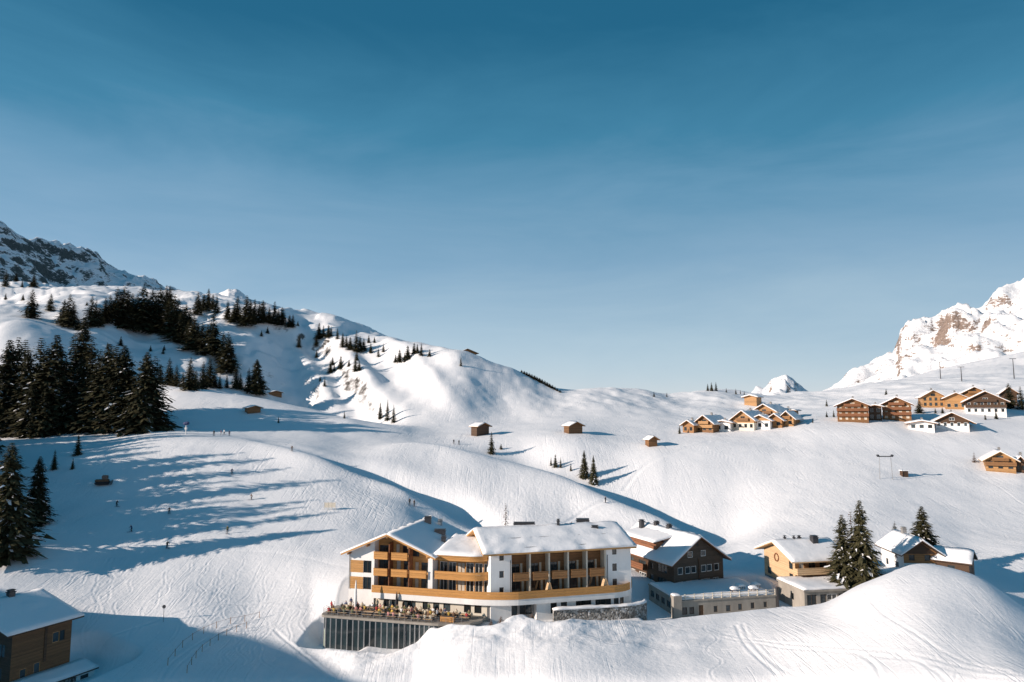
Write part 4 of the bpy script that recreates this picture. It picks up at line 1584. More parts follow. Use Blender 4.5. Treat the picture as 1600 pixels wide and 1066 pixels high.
# pale shingle chalet
H0 = Vector((56.4, 140.0, 5.5))
ch = house('chalet', 'pale shingled chalet with ring ornament on gable and wooden balcony, above flat garage', 'chalet', H0, R(10), 10.4, 11.5, 5.4, 2.2, 'x',
           [(99, 'wood')], [(1.0, .3, .9, 1.9, 'c'), (2.5, .3, 1.3, 1.9, 'd'), (4.6, .3, 1.3, 1.9, 'c'), (6.6, .3, 1.3, 1.9, 'd'), (8.6, .3, 1.2, 1.9, 'd'), (.8, 3.2, 1.2, 1.7, 'c'), (3.0, 3.2, 1.5, 1.7, 'd'), (5.4, 3.2, 1.5, 1.7, 'd'), (7.8, 3.2, 1.6, 1.7, 'd')],
           [(1.2, .5, 1.5, 1.4, 'd'), (9.4, .4, 1.3, 1.9, 'd'), (9.4, 3.2, 1.3, 1.8, 'd')], base=3.5, over=1.4, fover=1.5, snow=.5, roof='wood_pale', lbands=[(.1, 'grey'), (99, 'wood_pale')],
           balconies=[(0, 0, 0, -.3, 10.4, 2.85, 1.3, .95, dict(mat='wood_pale', slab='wood'))],
           chims=[(7.2, 4.2, 6.9, 8.7, 1.2, 'metal_dark'), (1.5, 5.75, 7.6, 8.6, .35, 'metal_dark'), (3.6, 5.75, 7.6, 8.5, .35, 'metal_dark'), (4.8, 5.75, 7.6, 8.5, .5, 'metal_dark')])
bm = bmesh.new()                          # ring on the gable
pr = [(-.07, 11.5 - 5.0 + .75 * math.cos(a), 4.5 + .75 * math.sin(a)) for a in np.linspace(0, 2 * math.pi, 21)]
tube(bm, [(p[0], p[1], p[2]) for p in pr], .15, 6, False)
mesh_obj('ring_ornament', bm, M['wood_red'], ch)
G0 = Vector((54.3, 131.0, 3.9))
gar = thing('garage', 'low flat-roofed garage with open front and snow, below the pale chalet', 'garage', G0, R(9))
facade(gar, 0, 0, 0, [(0, -4), (11.6, -4), (11.6, 3.0), (0, 3.0)], [(.5, -.2, 1.9, 2.6, 'd'), (3.2, -.1, 1.2, 2.5, 'd'), (4.6, 1.3, 2.0, 1.1, 'w'), (6.9, .6, 1.7, 1.8, 'd'), (9.3, 1.2, .8, 1.0, 'd')], [(99, 'concrete')])
facade(gar, 0, 9, R(-90), [(0, -4), (9, -4), (9, 3.0), (0, 3.0)], [(4.5, .6, .9, 1.2, 'd')], [(99, 'concrete')])
facade(gar, 11.6, 0, R(90), [(0, -4), (9, -4), (9, 3.0), (0, 3.0)], [], [(99, 'cream')])
d_ = box_obj('roof', -.4, 12.0, -.5, 9.0, 3.005, 3.35, M['concrete'], gar)
snow_quad(d_, (-.35, -.4, 3.35), (11.95, -.4, 3.35), (11.95, 8.9, 3.35), (-.35, 8.9, 3.35), .35, lump=.5)

# house and barn behind the mound
hr = house('farmhouse', 'small house with dark gable, orange wood and white walls behind twin spruces', 'house', (77.3, 138.5, 8.3), R(-4), 6.3, 9.5, 4.3, 2.2, 'y',
           [(2.2, 'white'), (99, 'wood')], [(.7, .5, 1.2, 1.3, 'd'), (2.6, .2, 1.0, 1.9, 'c'), (4.4, .5, 1.3, 1.3, 'd'), (1.0, 2.7, 1.1, 1.1, 'd'), (4.0, 2.7, 1.1, 1.1, 'd')], [(2, .5, 1.0, 1.2, 'd'), (6, .5, 1.4, 1.4, 'd'), (6, 2.6, 1.0, 1.0, 'd')], base=3.5,
           over=1.0, fover=1.3, snow=.45, roof='wood_dark', lbands=[(99, 'white')], chims=[(3.15, 6, 6.0, 7.8, .8, 'grey')])
facade(hr, -.004, -.02, 0, [(0, 4.0), (6.3, 4.0), (3.15, 6.3)], [], [(99, 'wood_dark')], name='gable_boards')
bn = house('barn', 'dark timber barn with snowy roof at the right end of the mound', 'barn', (83.2, 138.0, 8.9), R(-42), 5.6, 5.4, 2.5, 1.6, 'x', [(99, 'wood_dark')], [(2.0, .2, 1.3, 1.5, 'd')], [], [(2, .3, 1.2, 1.6, 'door')], base=3.5, over=.6, fover=.6, snow=.4, roof='wood_dark')

# chalet at the lower left, in shade
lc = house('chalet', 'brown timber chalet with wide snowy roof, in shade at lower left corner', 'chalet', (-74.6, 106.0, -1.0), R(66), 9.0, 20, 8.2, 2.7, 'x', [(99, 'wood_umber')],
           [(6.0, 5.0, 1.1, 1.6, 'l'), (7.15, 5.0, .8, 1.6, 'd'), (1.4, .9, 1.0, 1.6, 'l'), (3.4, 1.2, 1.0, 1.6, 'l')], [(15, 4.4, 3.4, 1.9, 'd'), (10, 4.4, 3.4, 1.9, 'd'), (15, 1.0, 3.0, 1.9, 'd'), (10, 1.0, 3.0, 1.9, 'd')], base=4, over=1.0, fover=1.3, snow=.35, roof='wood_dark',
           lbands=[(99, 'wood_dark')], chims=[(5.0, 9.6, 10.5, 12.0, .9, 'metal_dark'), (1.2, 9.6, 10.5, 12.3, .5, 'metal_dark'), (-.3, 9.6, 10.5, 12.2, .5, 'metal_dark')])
box_obj('downpipe', 4.75, 5.15, -.1, -.004, 2.6, 8.0, M['wood_dark'], lc)
pr_ = roof_slab(lc, (-1.5, -3.6, .0), (11.5, -3.6, .0), (11.5, -.02, .75), (-1.5, -.02, .75), -.2, 'wood_dark', 'porch_roof')
snow_quad(pr_, (-1.5, -3.6, .2), (11.5, -3.6, .2), (11.5, -.02, .95), (-1.5, -.02, .95), .3)
facade(lc, 8.2, -3.0, 0, [(0, -4), (3.0, -4), (3.0, -.05), (0, -.05)], [(.7, -1.6, 1.3, 1.2, 'd')], [(99, 'white')], name='porch_wall')
facade(lc, 11.2, -3.0, R(90), [(0, -4), (3.0, -4), (3.0, -.05), (0, -.05)], [], [(99, 'white')], name='porch_wall')
facade(lc, -1.2, -2.6, 0, [(0, -4), (9.3, -4), (9.3, -.05), (0, -.05)], [], [(99, 'stone')], name='porch_wall')


# ------------------------------------------------------------------ chalets on the far side


def far_house(name, label, cat, pl, pr, base, eave, apex, Y, rot=0.0, D=10.0, mat='wood', bal='wood', low=None, lowh=2.6, style='d', storeys=None, snow=.4, roof='wood', lmat=None,
              apx=None, over=.9, group=None, skip=False, dz=0.0):
    va = math.atan(((pl + pr) / 2 - CX) / FPX)
    if Y < 350:
        Y1 = ray((pl + pr) / 2, base + .5, 190).y
        Y = Y1
    W = (pr - pl) / FPX * Y * math.cos(va) / max(.5, math.cos(R(rot)))
    rot = rot - math.degrees(va)
    p = at(pl, base, Y)
    zb = p.z
    H = at(pl, eave, Y).z - zb
    rise = at(pl, apex, Y).z - zb - H
    n = storeys or max(1, int(round(H / 2.7)))
    hs, bl = [], []
    for s in range(n):
        z = H * s / n
        k = max(2, int(W / 2.1))
        sp = W / k
        for i in range(k):
            hs.append((i * sp + sp * .25, z + .5, sp * .5, min(1.5, H / n - .9), style))
        if bal and s > 0:
            bl.append((0, 0, 0, -.15, W + .15, z + .1, 1.1, .85, dict(mat=bal, slab='wood_dark', boards=2)))
    if rise > 2.2:
        hs.append((W / 2 - .9, H + .2, 1.8, min(1.2, rise * .45), style))
        if bal:
            bl.append((0, 0, 0, W * .22, W * .78, H - .1, .9, .8, dict(mat=bal, slab='wood_dark', boards=2)))
    ls = [(D * .2 + i * D * .3, .6, D * .13, 1.3, style) for i in range(3)] if H > 2.2 else []
    bands = [(99, mat)] if not low else [(lowh, low), (99, mat)]
    return house(name, label, cat, (p.x, Y, zb + dz), R(rot), W, D, H, rise, 'y', bands, hs if not skip else [], ls if not skip else [], base=4, over=over + .25, fover=1.4, snow=snow, roof=roof, balconies=bl, chims=[] if skip else [(W * .5 + .3, D * .45, H + rise - .3, H + rise + 1.0, .7, 'grey')],
                 lbands=[(99, lmat)] if lmat else None, group=group)


# hamlet in the middle distance
far_house('shed', 'small brown shed at the left end of the middle hamlet', 'shed', 1067, 1084, 675, 664, 658, 283, -26, 7, 'wood', None, storeys=1, over=.5)
far_house('chalet', 'orange-brown gabled chalet second from left in the middle hamlet', 'chalet', 1087, 1114, 674, 661, 650, 285, -26, 14, 'wood_mid', 'wood_gold', storeys=2)
far_house('annex', 'low white annex with flat snowy roof between the middle hamlet chalets', 'annex', 1117, 1141, 673, 661, 658.5, 287, -12, 8, 'white', None, storeys=1, snow=.5)
far_house('chalet', 'long golden chalet with cream base right of white annex in middle hamlet', 'chalet', 1144, 1178, 670, 656, 643, 284, -24, 15, 'wood_gold', 'wood_mid', 'cream', 2.4)
far_house('chalet', 'front chalet with white base and low wide gable in middle hamlet', 'chalet', 1172, 1203, 669, 657, 650, 279, -14, 10, 'wood_gold', None, 'white', 3.0, storeys=1)
far_house('chalet', 'topmost large chalet rising behind the others in middle hamlet', 'chalet', 1174, 1215, 660, 645, 633, 300, -20, 16, 'wood_gold', 'wood_mid')
far_house('chalet', 'small reddish chalet under the topmost one in middle hamlet', 'chalet', 1199, 1222, 667, 656, 648, 281, -14, 9, 'wood', None, storeys=1)
far_house('chalet', 'yellowish chalet with snowy roof at the right end of middle hamlet', 'chalet', 1219, 1240, 665, 653, 644, 286, -14, 11, 'wood_gold', 'wood', storeys=1)
far_house('shed', 'flat dark-fronted shed behind the right end of middle hamlet', 'shed', 1215, 1241, 652, 642, 640, 305, -12, 9, 'wood', None, storeys=1)
far_house('barn', 'lone half-buried barn on the ridge above the middle hamlet', 'barn', 1163, 1182, 627, 621, 618.5, 390, -20, 8, 'wood_gold', None, storeys=1, snow=.6, skip=True)
# twin chalets
far_house('chalet', 'left one of the brown twin chalets with three balcony rows', 'chalet', 1309, 1357, 658, 634, 624.5, 268, 0, 14, 'wood_mid', 'wood_red', 'wood_mid', storeys=3, style='c', roof='wood_red')
far_house('chalet', 'right one of the brown twin chalets with three balcony rows', 'chalet', 1380, 1424, 656, 632, 622, 266, 0, 14, 'wood_mid', 'wood_red', 'wood_mid', storeys=3, style='c', roof='wood_red')
far_house('link_building', 'dark glazed link between the brown twin chalets', 'building', 1358, 1378, 656, 636, 634, 272, 0, 9, 'wood_dark', None, storeys=2, style='g')
# upper right group
far_house('chalet', 'pale new wooden house at the left of upper right group', 'house', 1442, 1476, 636, 620, 611, 300, 10, 11, 'wood_gold', None, storeys=2, snow=.25)
far_house('house', 'modern house with tall dark glass gable in upper right group', 'house', 1478, 1511, 638, 622, 615, 288, 6, 13, 'wood_gold', None, storeys=1, style='g', lmat='wood_gold', snow=.3)
far_house('chalet', 'brown chalet half hidden behind the white house in upper right group', 'chalet', 1506, 1541, 630, 614, 606, 305, 6, 12, 'wood', 'wood', storeys=1)
far_house('house', 'white house with dark boarded gable in front of upper right group', 'house', 1510, 1572, 646, 627, 613, 272, 4, 12, 'wood_dark', 'wood_dark', 'white', 3.4, storeys=2, style='w', over=1.2)
far_house('farmhouse', 'wide low farmhouse with dark gable and white base below upper right group', 'farmhouse', 1462, 1514, 668, 658, 646, 255, 4, 12, 'wood_dark', None, 'white', 1.5, storeys=1, style='w', over=2.0)
far_house('annex', 'long low white annex left of the wide farmhouse', 'annex', 1421, 1460, 671, 662, 658.5, 253, 4, 7, 'white', None, storeys=1, snow=.5)
far_house('house', 'house corner at right edge beside big round spruces', 'house', 1566, 1590, 632, 614, 606, 300, 6, 10, 'wood_dark', None, storeys=1)
far_house('chalet', 'golden wooden chalet standing alone at the right edge', 'chalet', 1541, 1587, 734, 718, 706, 206, 6, 10, 'wood_gold', 'wood_mid', storeys=2, roof='wood_pale')
far_house('shed', 'dark lean-to shed at the right of the golden chalet', 'shed', 1588, 1604, 737, 722, 714, 205, 4, 8, 'wood_dark', None, storeys=1)
# huts on the pistes
HUTS = [
    (745, 764, 681, 670, 665, 240, 40, 3.6, 'wood_dark', 'dark timber hut beside the lone spruce on the middle slope', 'hut'),
    (889, 910, 678, 669, 663.5, 238, 30, 4.0, 'wood_umber', 'brown hut standing alone on the flat below the round hill', 'hut'),
    (1014, 1027, 698, 690.5, 686, 225, 25, 3.2, 'wood_mid', 'tiny brown hut right of the pair of huts, on open piste', 'hut'),
    (387, 407, 647, 641, 638, 268, 20, 3.5, 'wood_mid', 'brown hut on the sunny strip above the big shadow band', 'hut'),
    (421, 440, 622, 616, 613.5, 306, 20, 3.5, 'wood_mid', 'low hut on the crest at the right end of the spruces', 'hut'),
    (-8, 22, 677, 668, 659, 226, 0, 6, 'wood_dark', 'dark hut with snowy roof under the spruces at left edge', 'hut'),
]
for (a, b_, base, eave, apex, Y, rot, D, mt, lab, cat) in HUTS:
    c_ = ray((a + b_) / 2, base)
    Y = c_.y
    far_house('hut', lab, cat, a, b_, base, eave, apex, Y, rot, D, mt, None, storeys=1, snow=.3, skip=True, over=.35, dz=.8 if Y > 245 else .4)
far_house('mountain_lodge', 'wide low lodge roof on the skyline of the round hill', 'lodge', 716, 744, 555, 551, 545.5, 408, 15, 9, 'wood', None, storeys=1, snow=.15, skip=True, over=1.2, roof='wood')
# dark wall on the skyline
wl0 = at(1228, 621, 500)
dw = thing('avalanche_wall', 'long low dark wall on the skyline under the small peak', 'wall', (wl0.x, wl0.y, wl0.z - 2))
for k in range(8):
    box_obj('panel', k * 3.4, k * 3.4 + 3.3, 0, .6, 0, 3.6 - .1 * (k % 3), M['metal_dark'], dw)
# ------------------------------------------------------------------ spruces


def mat_needles(name, lo, hi):
    m, nt, b = nodes_of(name)
    p = obj_pos(nt)
    oi = nt.nodes.new('ShaderNodeObjectInfo')
    n1 = noise(nt, p, 14.0, 3, 0.7)
    add = nt.nodes.new('ShaderNodeMath')
    add.operation = 'MULTIPLY_ADD'
    L(nt, oi.outputs['Random'], add.inputs[0])
    add.inputs[1].default_value = 0.3
    L(nt, n1.outputs['Fac'], add.inputs[2])
    r = ramp(nt, add.outputs[0], [(0.35, lo), (0.95, hi)])
    L(nt, r.outputs['Color'], b.inputs['Base Color'])
    b.inputs['Roughness'].default_value = 0.8
    b.inputs['Specular IOR Level'].default_value = 0.15
    return m


M['needles'] = mat_needles('needles', (0.014, 0.017, 0.010), (0.095, 0.086, 0.042))
M['bark'] = mat_plain('bark', (0.07, 0.05, 0.035), 0.9)
M['twigs'] = mat_plain('twigs', (0.16, 0.10, 0.07), 0.9)


def spruce_meshes(seed, levels, nb, nleaf, slim=0.17, snowy=0.05, bare=False):
    """unit-height spruce: whorls of drooping limbs set with ragged needle sprays"""
    r_ = np.random.default_rng(seed)
    V, F, MI = [], [], []
    lean = r_.uniform(-.01, .01, 2)
    for li in range(levels):
        h = 0.05 + 0.94 * (li / (levels - 1)) ** 0.92
        rad = slim * (1 - h) ** 0.80 * r_.uniform(0.72, 1.12) + 0.006
        n = max(3, int(nb * (0.45 + 0.55 * (1 - h))))
        a0 = r_.uniform(0, 6.28)
        for k in range(n):
            if r_.random() < 0.10:
                continue
            a = a0 + 6.283 * k / n + r_.uniform(-.35, .35)
            ln = rad * r_.uniform(0.6, 1.22)
            ca, sa = math.cos(a), math.sin(a)
            droop = (0.42 if h < .75 else -0.15) * r_.uniform(.6, 1.3)
            for q in range(nleaf):
                t = (q + r_.uniform(.2, .9)) / nleaf
                cx, cy = ln * t * ca + lean[0] * h, ln * t * sa + lean[1] * h
                cz = h - droop * ln * t + 0.12 * ln * t * t
                w = (0.30 * rad + 0.006) * (1.15 - t * .7) * r_.uniform(.6, 1.3)
                l_ = (0.34 * rad + 0.008) * r_.uniform(.7, 1.3)
                tw = r_.uniform(-.7, .7)
                dx, dy = math.cos(a + tw), math.sin(a + tw)
                pxv, pyv = -dy, dx
                roll = r_.uniform(-.8, .8)
                dz = -l_ * r_.uniform(.2, .9)
                i = len(V)
                V += [(cx - pxv * w * .5, cy - pyv * w * .5, cz - roll * w * .5), (cx + pxv * w * .5, cy + pyv * w * .5, cz + roll * w * .5),
                      (cx + dx * l_ + pxv * w * .18, cy + dy * l_ + pyv * w * .18, cz + dz), (cx + dx * l_ * .9 - pxv * w * .25, cy + dy * l_ * .9 - pyv * w * .25, cz + dz * .8)]
                F.append((i, i + 1, i + 2, i + 3))
                MI.append(1 if (r_.random() < snowy and t > .3) else 0)
    me = bpy.data.meshes.new('crown')
    me.from_pydata(V, [], F)
    me.polygons.foreach_set('material_index', MI)
    me.materials.append(M['needles'] if not bare else M['twigs'])
    me.materials.append(M['snow'])
    me.update()
    bm = bmesh.new()
    tube(bm, [(0, 0, -.06), (0, 0, .0), (lean[0] * .4, lean[1] * .4, .4), (lean[0] * .97, lean[1] * .97, .97)], [.020, .016, .010, .002], 7)
    tm = bpy.data.meshes.new('trunk')
    bm.to_mesh(tm)
    bm.free()
    tm.materials.append(M['bark'])
    return me, tm


NEAR = [spruce_meshes(i + 1, 58, 13, 7, sl, sn) for i, (sl, sn) in enumerate(((.19, .05), (.16, .07), (.21, .04)))]
MID = [spruce_meshes(i + 20, 38, 10, 5, sl, sn) for i, (sl, sn) in enumerate(((.17, .03), (.20, .015), (.15, .04), (.18, .02), (.22, .02)))]
BARE = spruce_meshes(90, 34, 7, 2, .16, .02, True)


def tree(px, base, top, label, group=None, kind='mid', wide=1.0, ymin=0, Y=None, name='spruce_tree', cat='tree'):
    p = ray(px, base, ymin) if Y is None else None
    if p is None:
        q = at(px, base, Y)
        p = Vector((q.x, Y, gz(q.x, Y)))
    h = (at(px, top, p.y).z - p.z)
    h = max(1.5, h)
    cm, tm = BARE if kind == 'bare' else (rng.choice(NEAR) if kind == 'near' else rng.choice(MID))
    t = thing(name, label, cat, (p.x, p.y, p.z - .1), rng.uniform(0, 6.28), group)
    wf = h * wide * rng.uniform(.9, 1.12)
    inst('trunk', tm, t, scale=(h, h, h))
    inst('crown', cm, t, scale=(wf, wf, h))
    return t


# the pair at the left edge
tree(8, 870, 690, 'tall broad spruce at left edge, front one of the pair', kind='near', wide=1.3)
tree(55, 818, 712, 'slimmer spruce behind the tall one at left edge', kind='near', wide=1.25)
tree(84, 734, 701, 'small spruce alone on the slope, left of two small ones')
tree(121, 711, 677, 'small spruce on the slope, taller one right of two')
tree(113, 733, 715, 'tiny spruce just below the taller small one')
# shadow givers further left, outside the picture
for i in range(58):
    Y_ = rng.uniform(144, 214)
    X_ = -0.77 * Y_ - rng.uniform(2, 55)
    px_ = CX + FPX * X_ / Y_
    h_ = rng.uniform(24, 33)
    z_ = gz(X_, Y_)
    t = thing('spruce_tree', 'spruce standing left of the picture edge', 'tree', (X_, Y_, z_ - .1), rng.uniform(0, 6.28), 'spruces beyond the left edge')
    cm, tm = rng.choice(MID)
    inst('trunk', tm, t, scale=(h_, h_, h_))
    inst('crown', cm, t, scale=(h_ * 1.2, h_ * 1.2, h_))
# dense stand at the left
front_row = [(-20, 676, 540), (2, 678, 530), (18, 676, 526), (37, 678, 546), (55, 677, 527), (77, 676, 522), (95, 675, 560), (122, 673, 556), (148, 672, 560), (161, 671, 536), (175, 672, 538), (187, 671, 539), (205, 672, 580), (222, 674, 549), (236, 672, 556), (46, 682, 600), (66, 682, 606), (212, 675, 600)]
for i, (a, b_, c) in enumerate(front_row):
    tree(a, b_, c, 'tall dark spruce in the dense stand at the left', 'spruces of the dense stand at the left', 'near' if i % 2 else 'mid', wide=1.42)
for (a, b_, c) in ((8, 664, 535), (30, 664, 530), (65, 664, 540), (90, 662, 552), (110, 660, 520), (135, 660, 530), (150, 662, 545), (170, 660, 540), (198, 662, 560), (228, 663, 566), (-40, 664, 530)):
    tree(a, b_, c, 'tall dark spruce in the dense stand at the left', 'spruces of the dense stand at the left', 'mid', wide=1.45)
tree(123, 655, 495, 'tallest spruce of the dense stand, its tip rising above all others', 'spruces of the dense stand at the left', 'near', wide=1.3)
tree(262, 671, 660, 'low snowy bush at the right foot of the dense stand', kind='mid', wide=2.6, name='bush', cat='bush')
# forest on the upper left hill
UP = [(8, 448, 423), (25, 437, 427), (52, 448, 430), (48, 497, 459), (78, 486, 463), (99, 505, 468), (106, 512, 460), (113, 508, 474), (122, 516, 500), (141, 511, 468), (148, 508, 474), (154, 510, 480), (163, 506, 470), (170, 502, 464), (176, 500, 470), (181, 506, 458), (186, 508, 462), (191, 513, 454), (198, 506, 460),
      (205, 508, 460), (212, 512, 466), (222, 516, 458), (229, 512, 464), (236, 518, 458), (241, 510, 462), (247, 520, 458), (252, 500, 462), (258, 485, 452), (264, 482, 450), (270, 530, 468), (276, 525, 474), (283, 528, 480), (262, 524, 472), (289, 515, 478), (295, 520, 484), (301, 547, 500), (308, 492, 461), (315, 552, 505), (318, 485, 462), (325, 482, 453), (332, 484, 462), (331, 554, 498),
      (323, 548, 508), (308, 545, 505), (293, 540, 502), (280, 535, 490), (338, 490, 465), (348, 565, 521), (354, 583, 523), (358, 580, 535), (355, 499, 473), (365, 504, 478), (370, 503, 469), (384, 510, 468), (390, 506, 474), (397, 503, 469), (404, 505, 476), (410, 503, 470), (420, 506, 482), (428, 507, 475), (434, 508, 484), (440, 508, 480), (452, 511, 494), (457, 511, 494)]
for (a, b_, c) in UP:
    tree(a, b_, c - (b_ - c) * rng.uniform(.02, .22), 'dark spruce in the forest on the upper left hill', 'forest spruces on the upper left hill', 'mid', wide=1.75, ymin=315)
for i in range(26):
    a, b_ = rng.choice([(rng.uniform(5, 140), rng.uniform(440, 500)), (rng.uniform(140, 330), rng.uniform(505, 560)), (rng.uniform(330, 480), rng.uniform(500, 530)), (rng.uniform(480, 600), rng.uniform(535, 600))])
    tree(a, b_, b_ - rng.uniform(7, 16), 'very small scattered spruce on the broken upper left ground', 'very small scattered spruces, upper left', 'mid', wide=1.5, ymin=315)
ROW = [(263, 602, 558), (250, 600, 568), (275, 604, 570), (268, 601, 575), (285, 605, 580), (296, 609, 558), (305, 606, 578), (316, 608, 564), (327, 604, 558), (335, 606, 580), (343, 607, 585), (354, 606, 584), (368, 607, 572), (375, 609, 583)]
ORD = ['leftmost', 'second', 'third', 'fourth', 'fifth', 'sixth', 'seventh', 'eighth', 'ninth', 'tenth', 'eleventh', 'twelfth', 'thirteenth', 'fourteenth', 'fifteenth', 'sixteenth', 'seventeenth', 'eighteenth', 'nineteenth', 'twentieth',
       'twenty-first', 'twenty-second', 'twenty-third', 'twenty-fourth']
for i, (a, b_, c) in enumerate(sorted(ROW)):
    tree(a, b_, c, ORD[i] + ' young spruce from the left in the loose row above sunny strip', 'young spruces in the loose row', 'mid', wide=1.6)
tree(400, 615, 561, 'broad full spruce at the right end of the loose row', kind='near', wide=1.5)
tree(388, 613, 574, 'spruce leaning against the broad full one on its left', kind='mid', wide=1.5)
SIDE = [(467, 543, 521), (498, 530, 504), (505, 528, 508), (513, 527, 507), (517, 526, 509), (527, 530, 512), (535, 543, 519), (541, 542, 523), (547, 546, 526), (556, 550, 516), (562, 550, 524), (568, 548, 528), (576, 536, 523), (585, 536, 526), (579, 552, 535), (591, 558, 543), (532, 576, 555), (516, 583, 563), (545, 573, 562), (555, 581, 552), (561, 580, 562), (507, 604, 589), (500, 596, 587), (522, 580, 568)]
for i, (a, b_, c) in enumerate(sorted(SIDE)):
    tree(a, b_, c, ORD[i] + ' spruce from the left on the streaky slope left of round hill', 'spruces scattered on the streaky slope', 'mid', ymin=330, wide=1.5)
HILL = [(618, 566, 553), (624, 566, 545), (637, 563, 539), (632, 566, 550), (647, 553, 535), (652, 552, 537), (658, 556, 535), (671, 557, 545)]
for i, (a, b_, c) in enumerate(sorted(HILL)):
    tree(a, b_, c, ORD[i] + ' small spruce from the left on the shoulder of the round hill', 'spruces on the shoulder of the round hill', 'mid', ymin=330, wide=1.4)
tree(720, 572, 556, 'single dark spruce under the skyline lodge', ymin=330)
for (a, b_, c, w) in ((594, 655, 627, 'left'), (605, 658, 624, 'middle'), (615, 661, 632, 'right')):
    tree(a, b_, c, w + ' one of three spruces standing close together on mid slope', wide=1.2)
tree(538, 654, 641, 'tiny spruce on the edge left of the three spruces')
tree(435, 661, 650, 'tiny spruce at the edge of the big shadow band')
tree(768, 709, 674, 'lone spruce beside the dark hut on the hump', wide=1.1)
tree(783, 702, 693, 'snowy bush right of the lone spruce', wide=2.2, name='bush', cat='bush')
for (a, b_, c, w) in ((861, 728, 714, 'left'), (868, 730, 709, 'middle'), (876, 731, 714, 'right')):
    tree(a, b_, c, w + ' one of three slim little spruces on the hump crest')
tree(892, 736, 722, 'tiniest spruce left of the dark pair on hump crest')
tree(913, 747, 703, 'bushier left spruce of the dark pair on hump crest', kind='near', wide=1.15)
tree(928, 757, 711, 'narrow right spruce of the dark pair on hump crest', kind='near', wide=1.0)
tree(790, 845, 785, 'bare brown larch rising behind the hotel roof', kind='bare', Y=150, name='larch_tree')
for (a, b_, c, w) in ((1106, 611, 599, 'left'), (1112, 611, 597, 'middle'), (1119, 611, 596, 'right')):
    tree(a, b_, c, w + ' one of three dark spruces on the skyline knoll', ymin=380, wide=1.3)
for (a, b_, c, w) in ((1135, 613, 606, 'leftmost'), (1150, 616, 607, 'second'), (1157, 616, 608, 'third'), (1163, 617, 610, 'rightmost')):
    tree(a, b_, c, w + ' of four tiny spruces right of the skyline knoll', ymin=380)
tree(1022, 620, 611, 'small spruce on the skyline left of the knoll', ymin=380, wide=1.4)
tree(1042, 620, 613, 'tiny spruce right of the small skyline spruce', ymin=380, wide=1.4)
tree(1385, 617, 607, 'small spruce above the twin chalets', ymin=300, wide=1.3)
# beside the houses on the right
tree(1347, 893, 780, 'tall dark spruce on the mound between chalet and farmhouse', kind='near', wide=1.2, Y=134)
tree(1320, 893, 803, 'shorter broad spruce left of the tall one on the mound', kind='near', wide=1.5, Y=135)
tree(1334, 893, 795, 'bare thin larch between the two mound spruces', kind='bare', Y=137, name='larch_tree')
tree(1443, 862, 790, 'solitary full spruce behind the farmhouse and barn', kind='near', wide=1.6, Y=150)
tree(1400, 850, 814, 'spruce tip showing over the farmhouse roof', Y=156, wide=1.2)
tree(1578, 638, 598, 'large round evergreen at the right edge, left of two', wide=1.9, ymin=200)
tree(1597, 640, 603, 'large round evergreen cut by the right picture edge', wide=1.9, ymin=200)
tree(1437, 646, 624, 'dark bushy tree right of the twin chalets', wide=2.2, ymin=200)
tree(1462, 646, 637, 'small shrub between bushy tree and glass house', wide=1.8, ymin=200)
tree(1473, 646, 636, 'small round shrub left of the glass house', wide=1.8, ymin=200)
tree(1540, 656, 645, 'left one of two little spruces below the white house', wide=1.2, ymin=200)
tree(1557, 655, 641, 'right one of two little spruces below the white house', wide=1.4, ymin=200)
tree(1292, 652, 642, 'little spruce left of the twin chalets, outer one', ymin=200)
tree(1303, 652, 640, 'little spruce left of the twin chalets, inner one', ymin=200)
tree(1270, 661, 652, 'little spruce right of the middle hamlet', ymin=200)
tree(1292, 635, 624, 'slim spruce on the slope above the twin chalets', ymin=200)
tree(1062, 678, 664, 'dark spruce at the left corner of the middle hamlet', ymin=200, wide=1.2)
tree(1523, 722, 706, 'leafless shrub left of the golden chalet', kind='bare', wide=2.2, ymin=150, name='shrub', cat='shrub')
# dark scrub along the right-hand edge of the round hill
for i in range(16):
    t_ = i / 15
    a, b_ = 815 + 60 * t_, 579 + 31 * t_
    tree(a, b_ + 3, b_ - 1.5 - 2 * math.sin(t_ * 3.1), 'low dark dwarf pine along the right edge of the round hill', 'dwarf pines along the round hill edge', 'mid', wide=4.0, ymin=340, name='dwarf_pine', cat='bush')
# ------------------------------------------------------------------ people
M['skin'] = mat_plain('skin', (0.45, 0.27, 0.2), 0.6)
M['black_cloth'] = mat_plain('black_cloth', (0.02, 0.02, 0.025), 0.8)
JACKETS = {'red': (0.38, 0.03, 0.03), 'dark blue': (0.03, 0.05, 0.13), 'black': (0.02, 0.02, 0.022), 'cream': (0.55, 0.48, 0.36), 'mustard yellow': (0.5, 0.33, 0.06), 'brown': (0.14, 0.075, 0.04), 'pink': (0.5, 0.22, 0.2), 'olive green': (0.10, 0.11, 0.04), 'white': (0.7, 0.7, 0.7)}
for k_, c_ in JACKETS.items():
    M['jk_' + k_] = mat_plain('jacket_' + k_.replace(' ', '_'), c_, 0.75)
M['hair'] = mat_plain('hair', (0.05, 0.03, 0.02), 0.8)

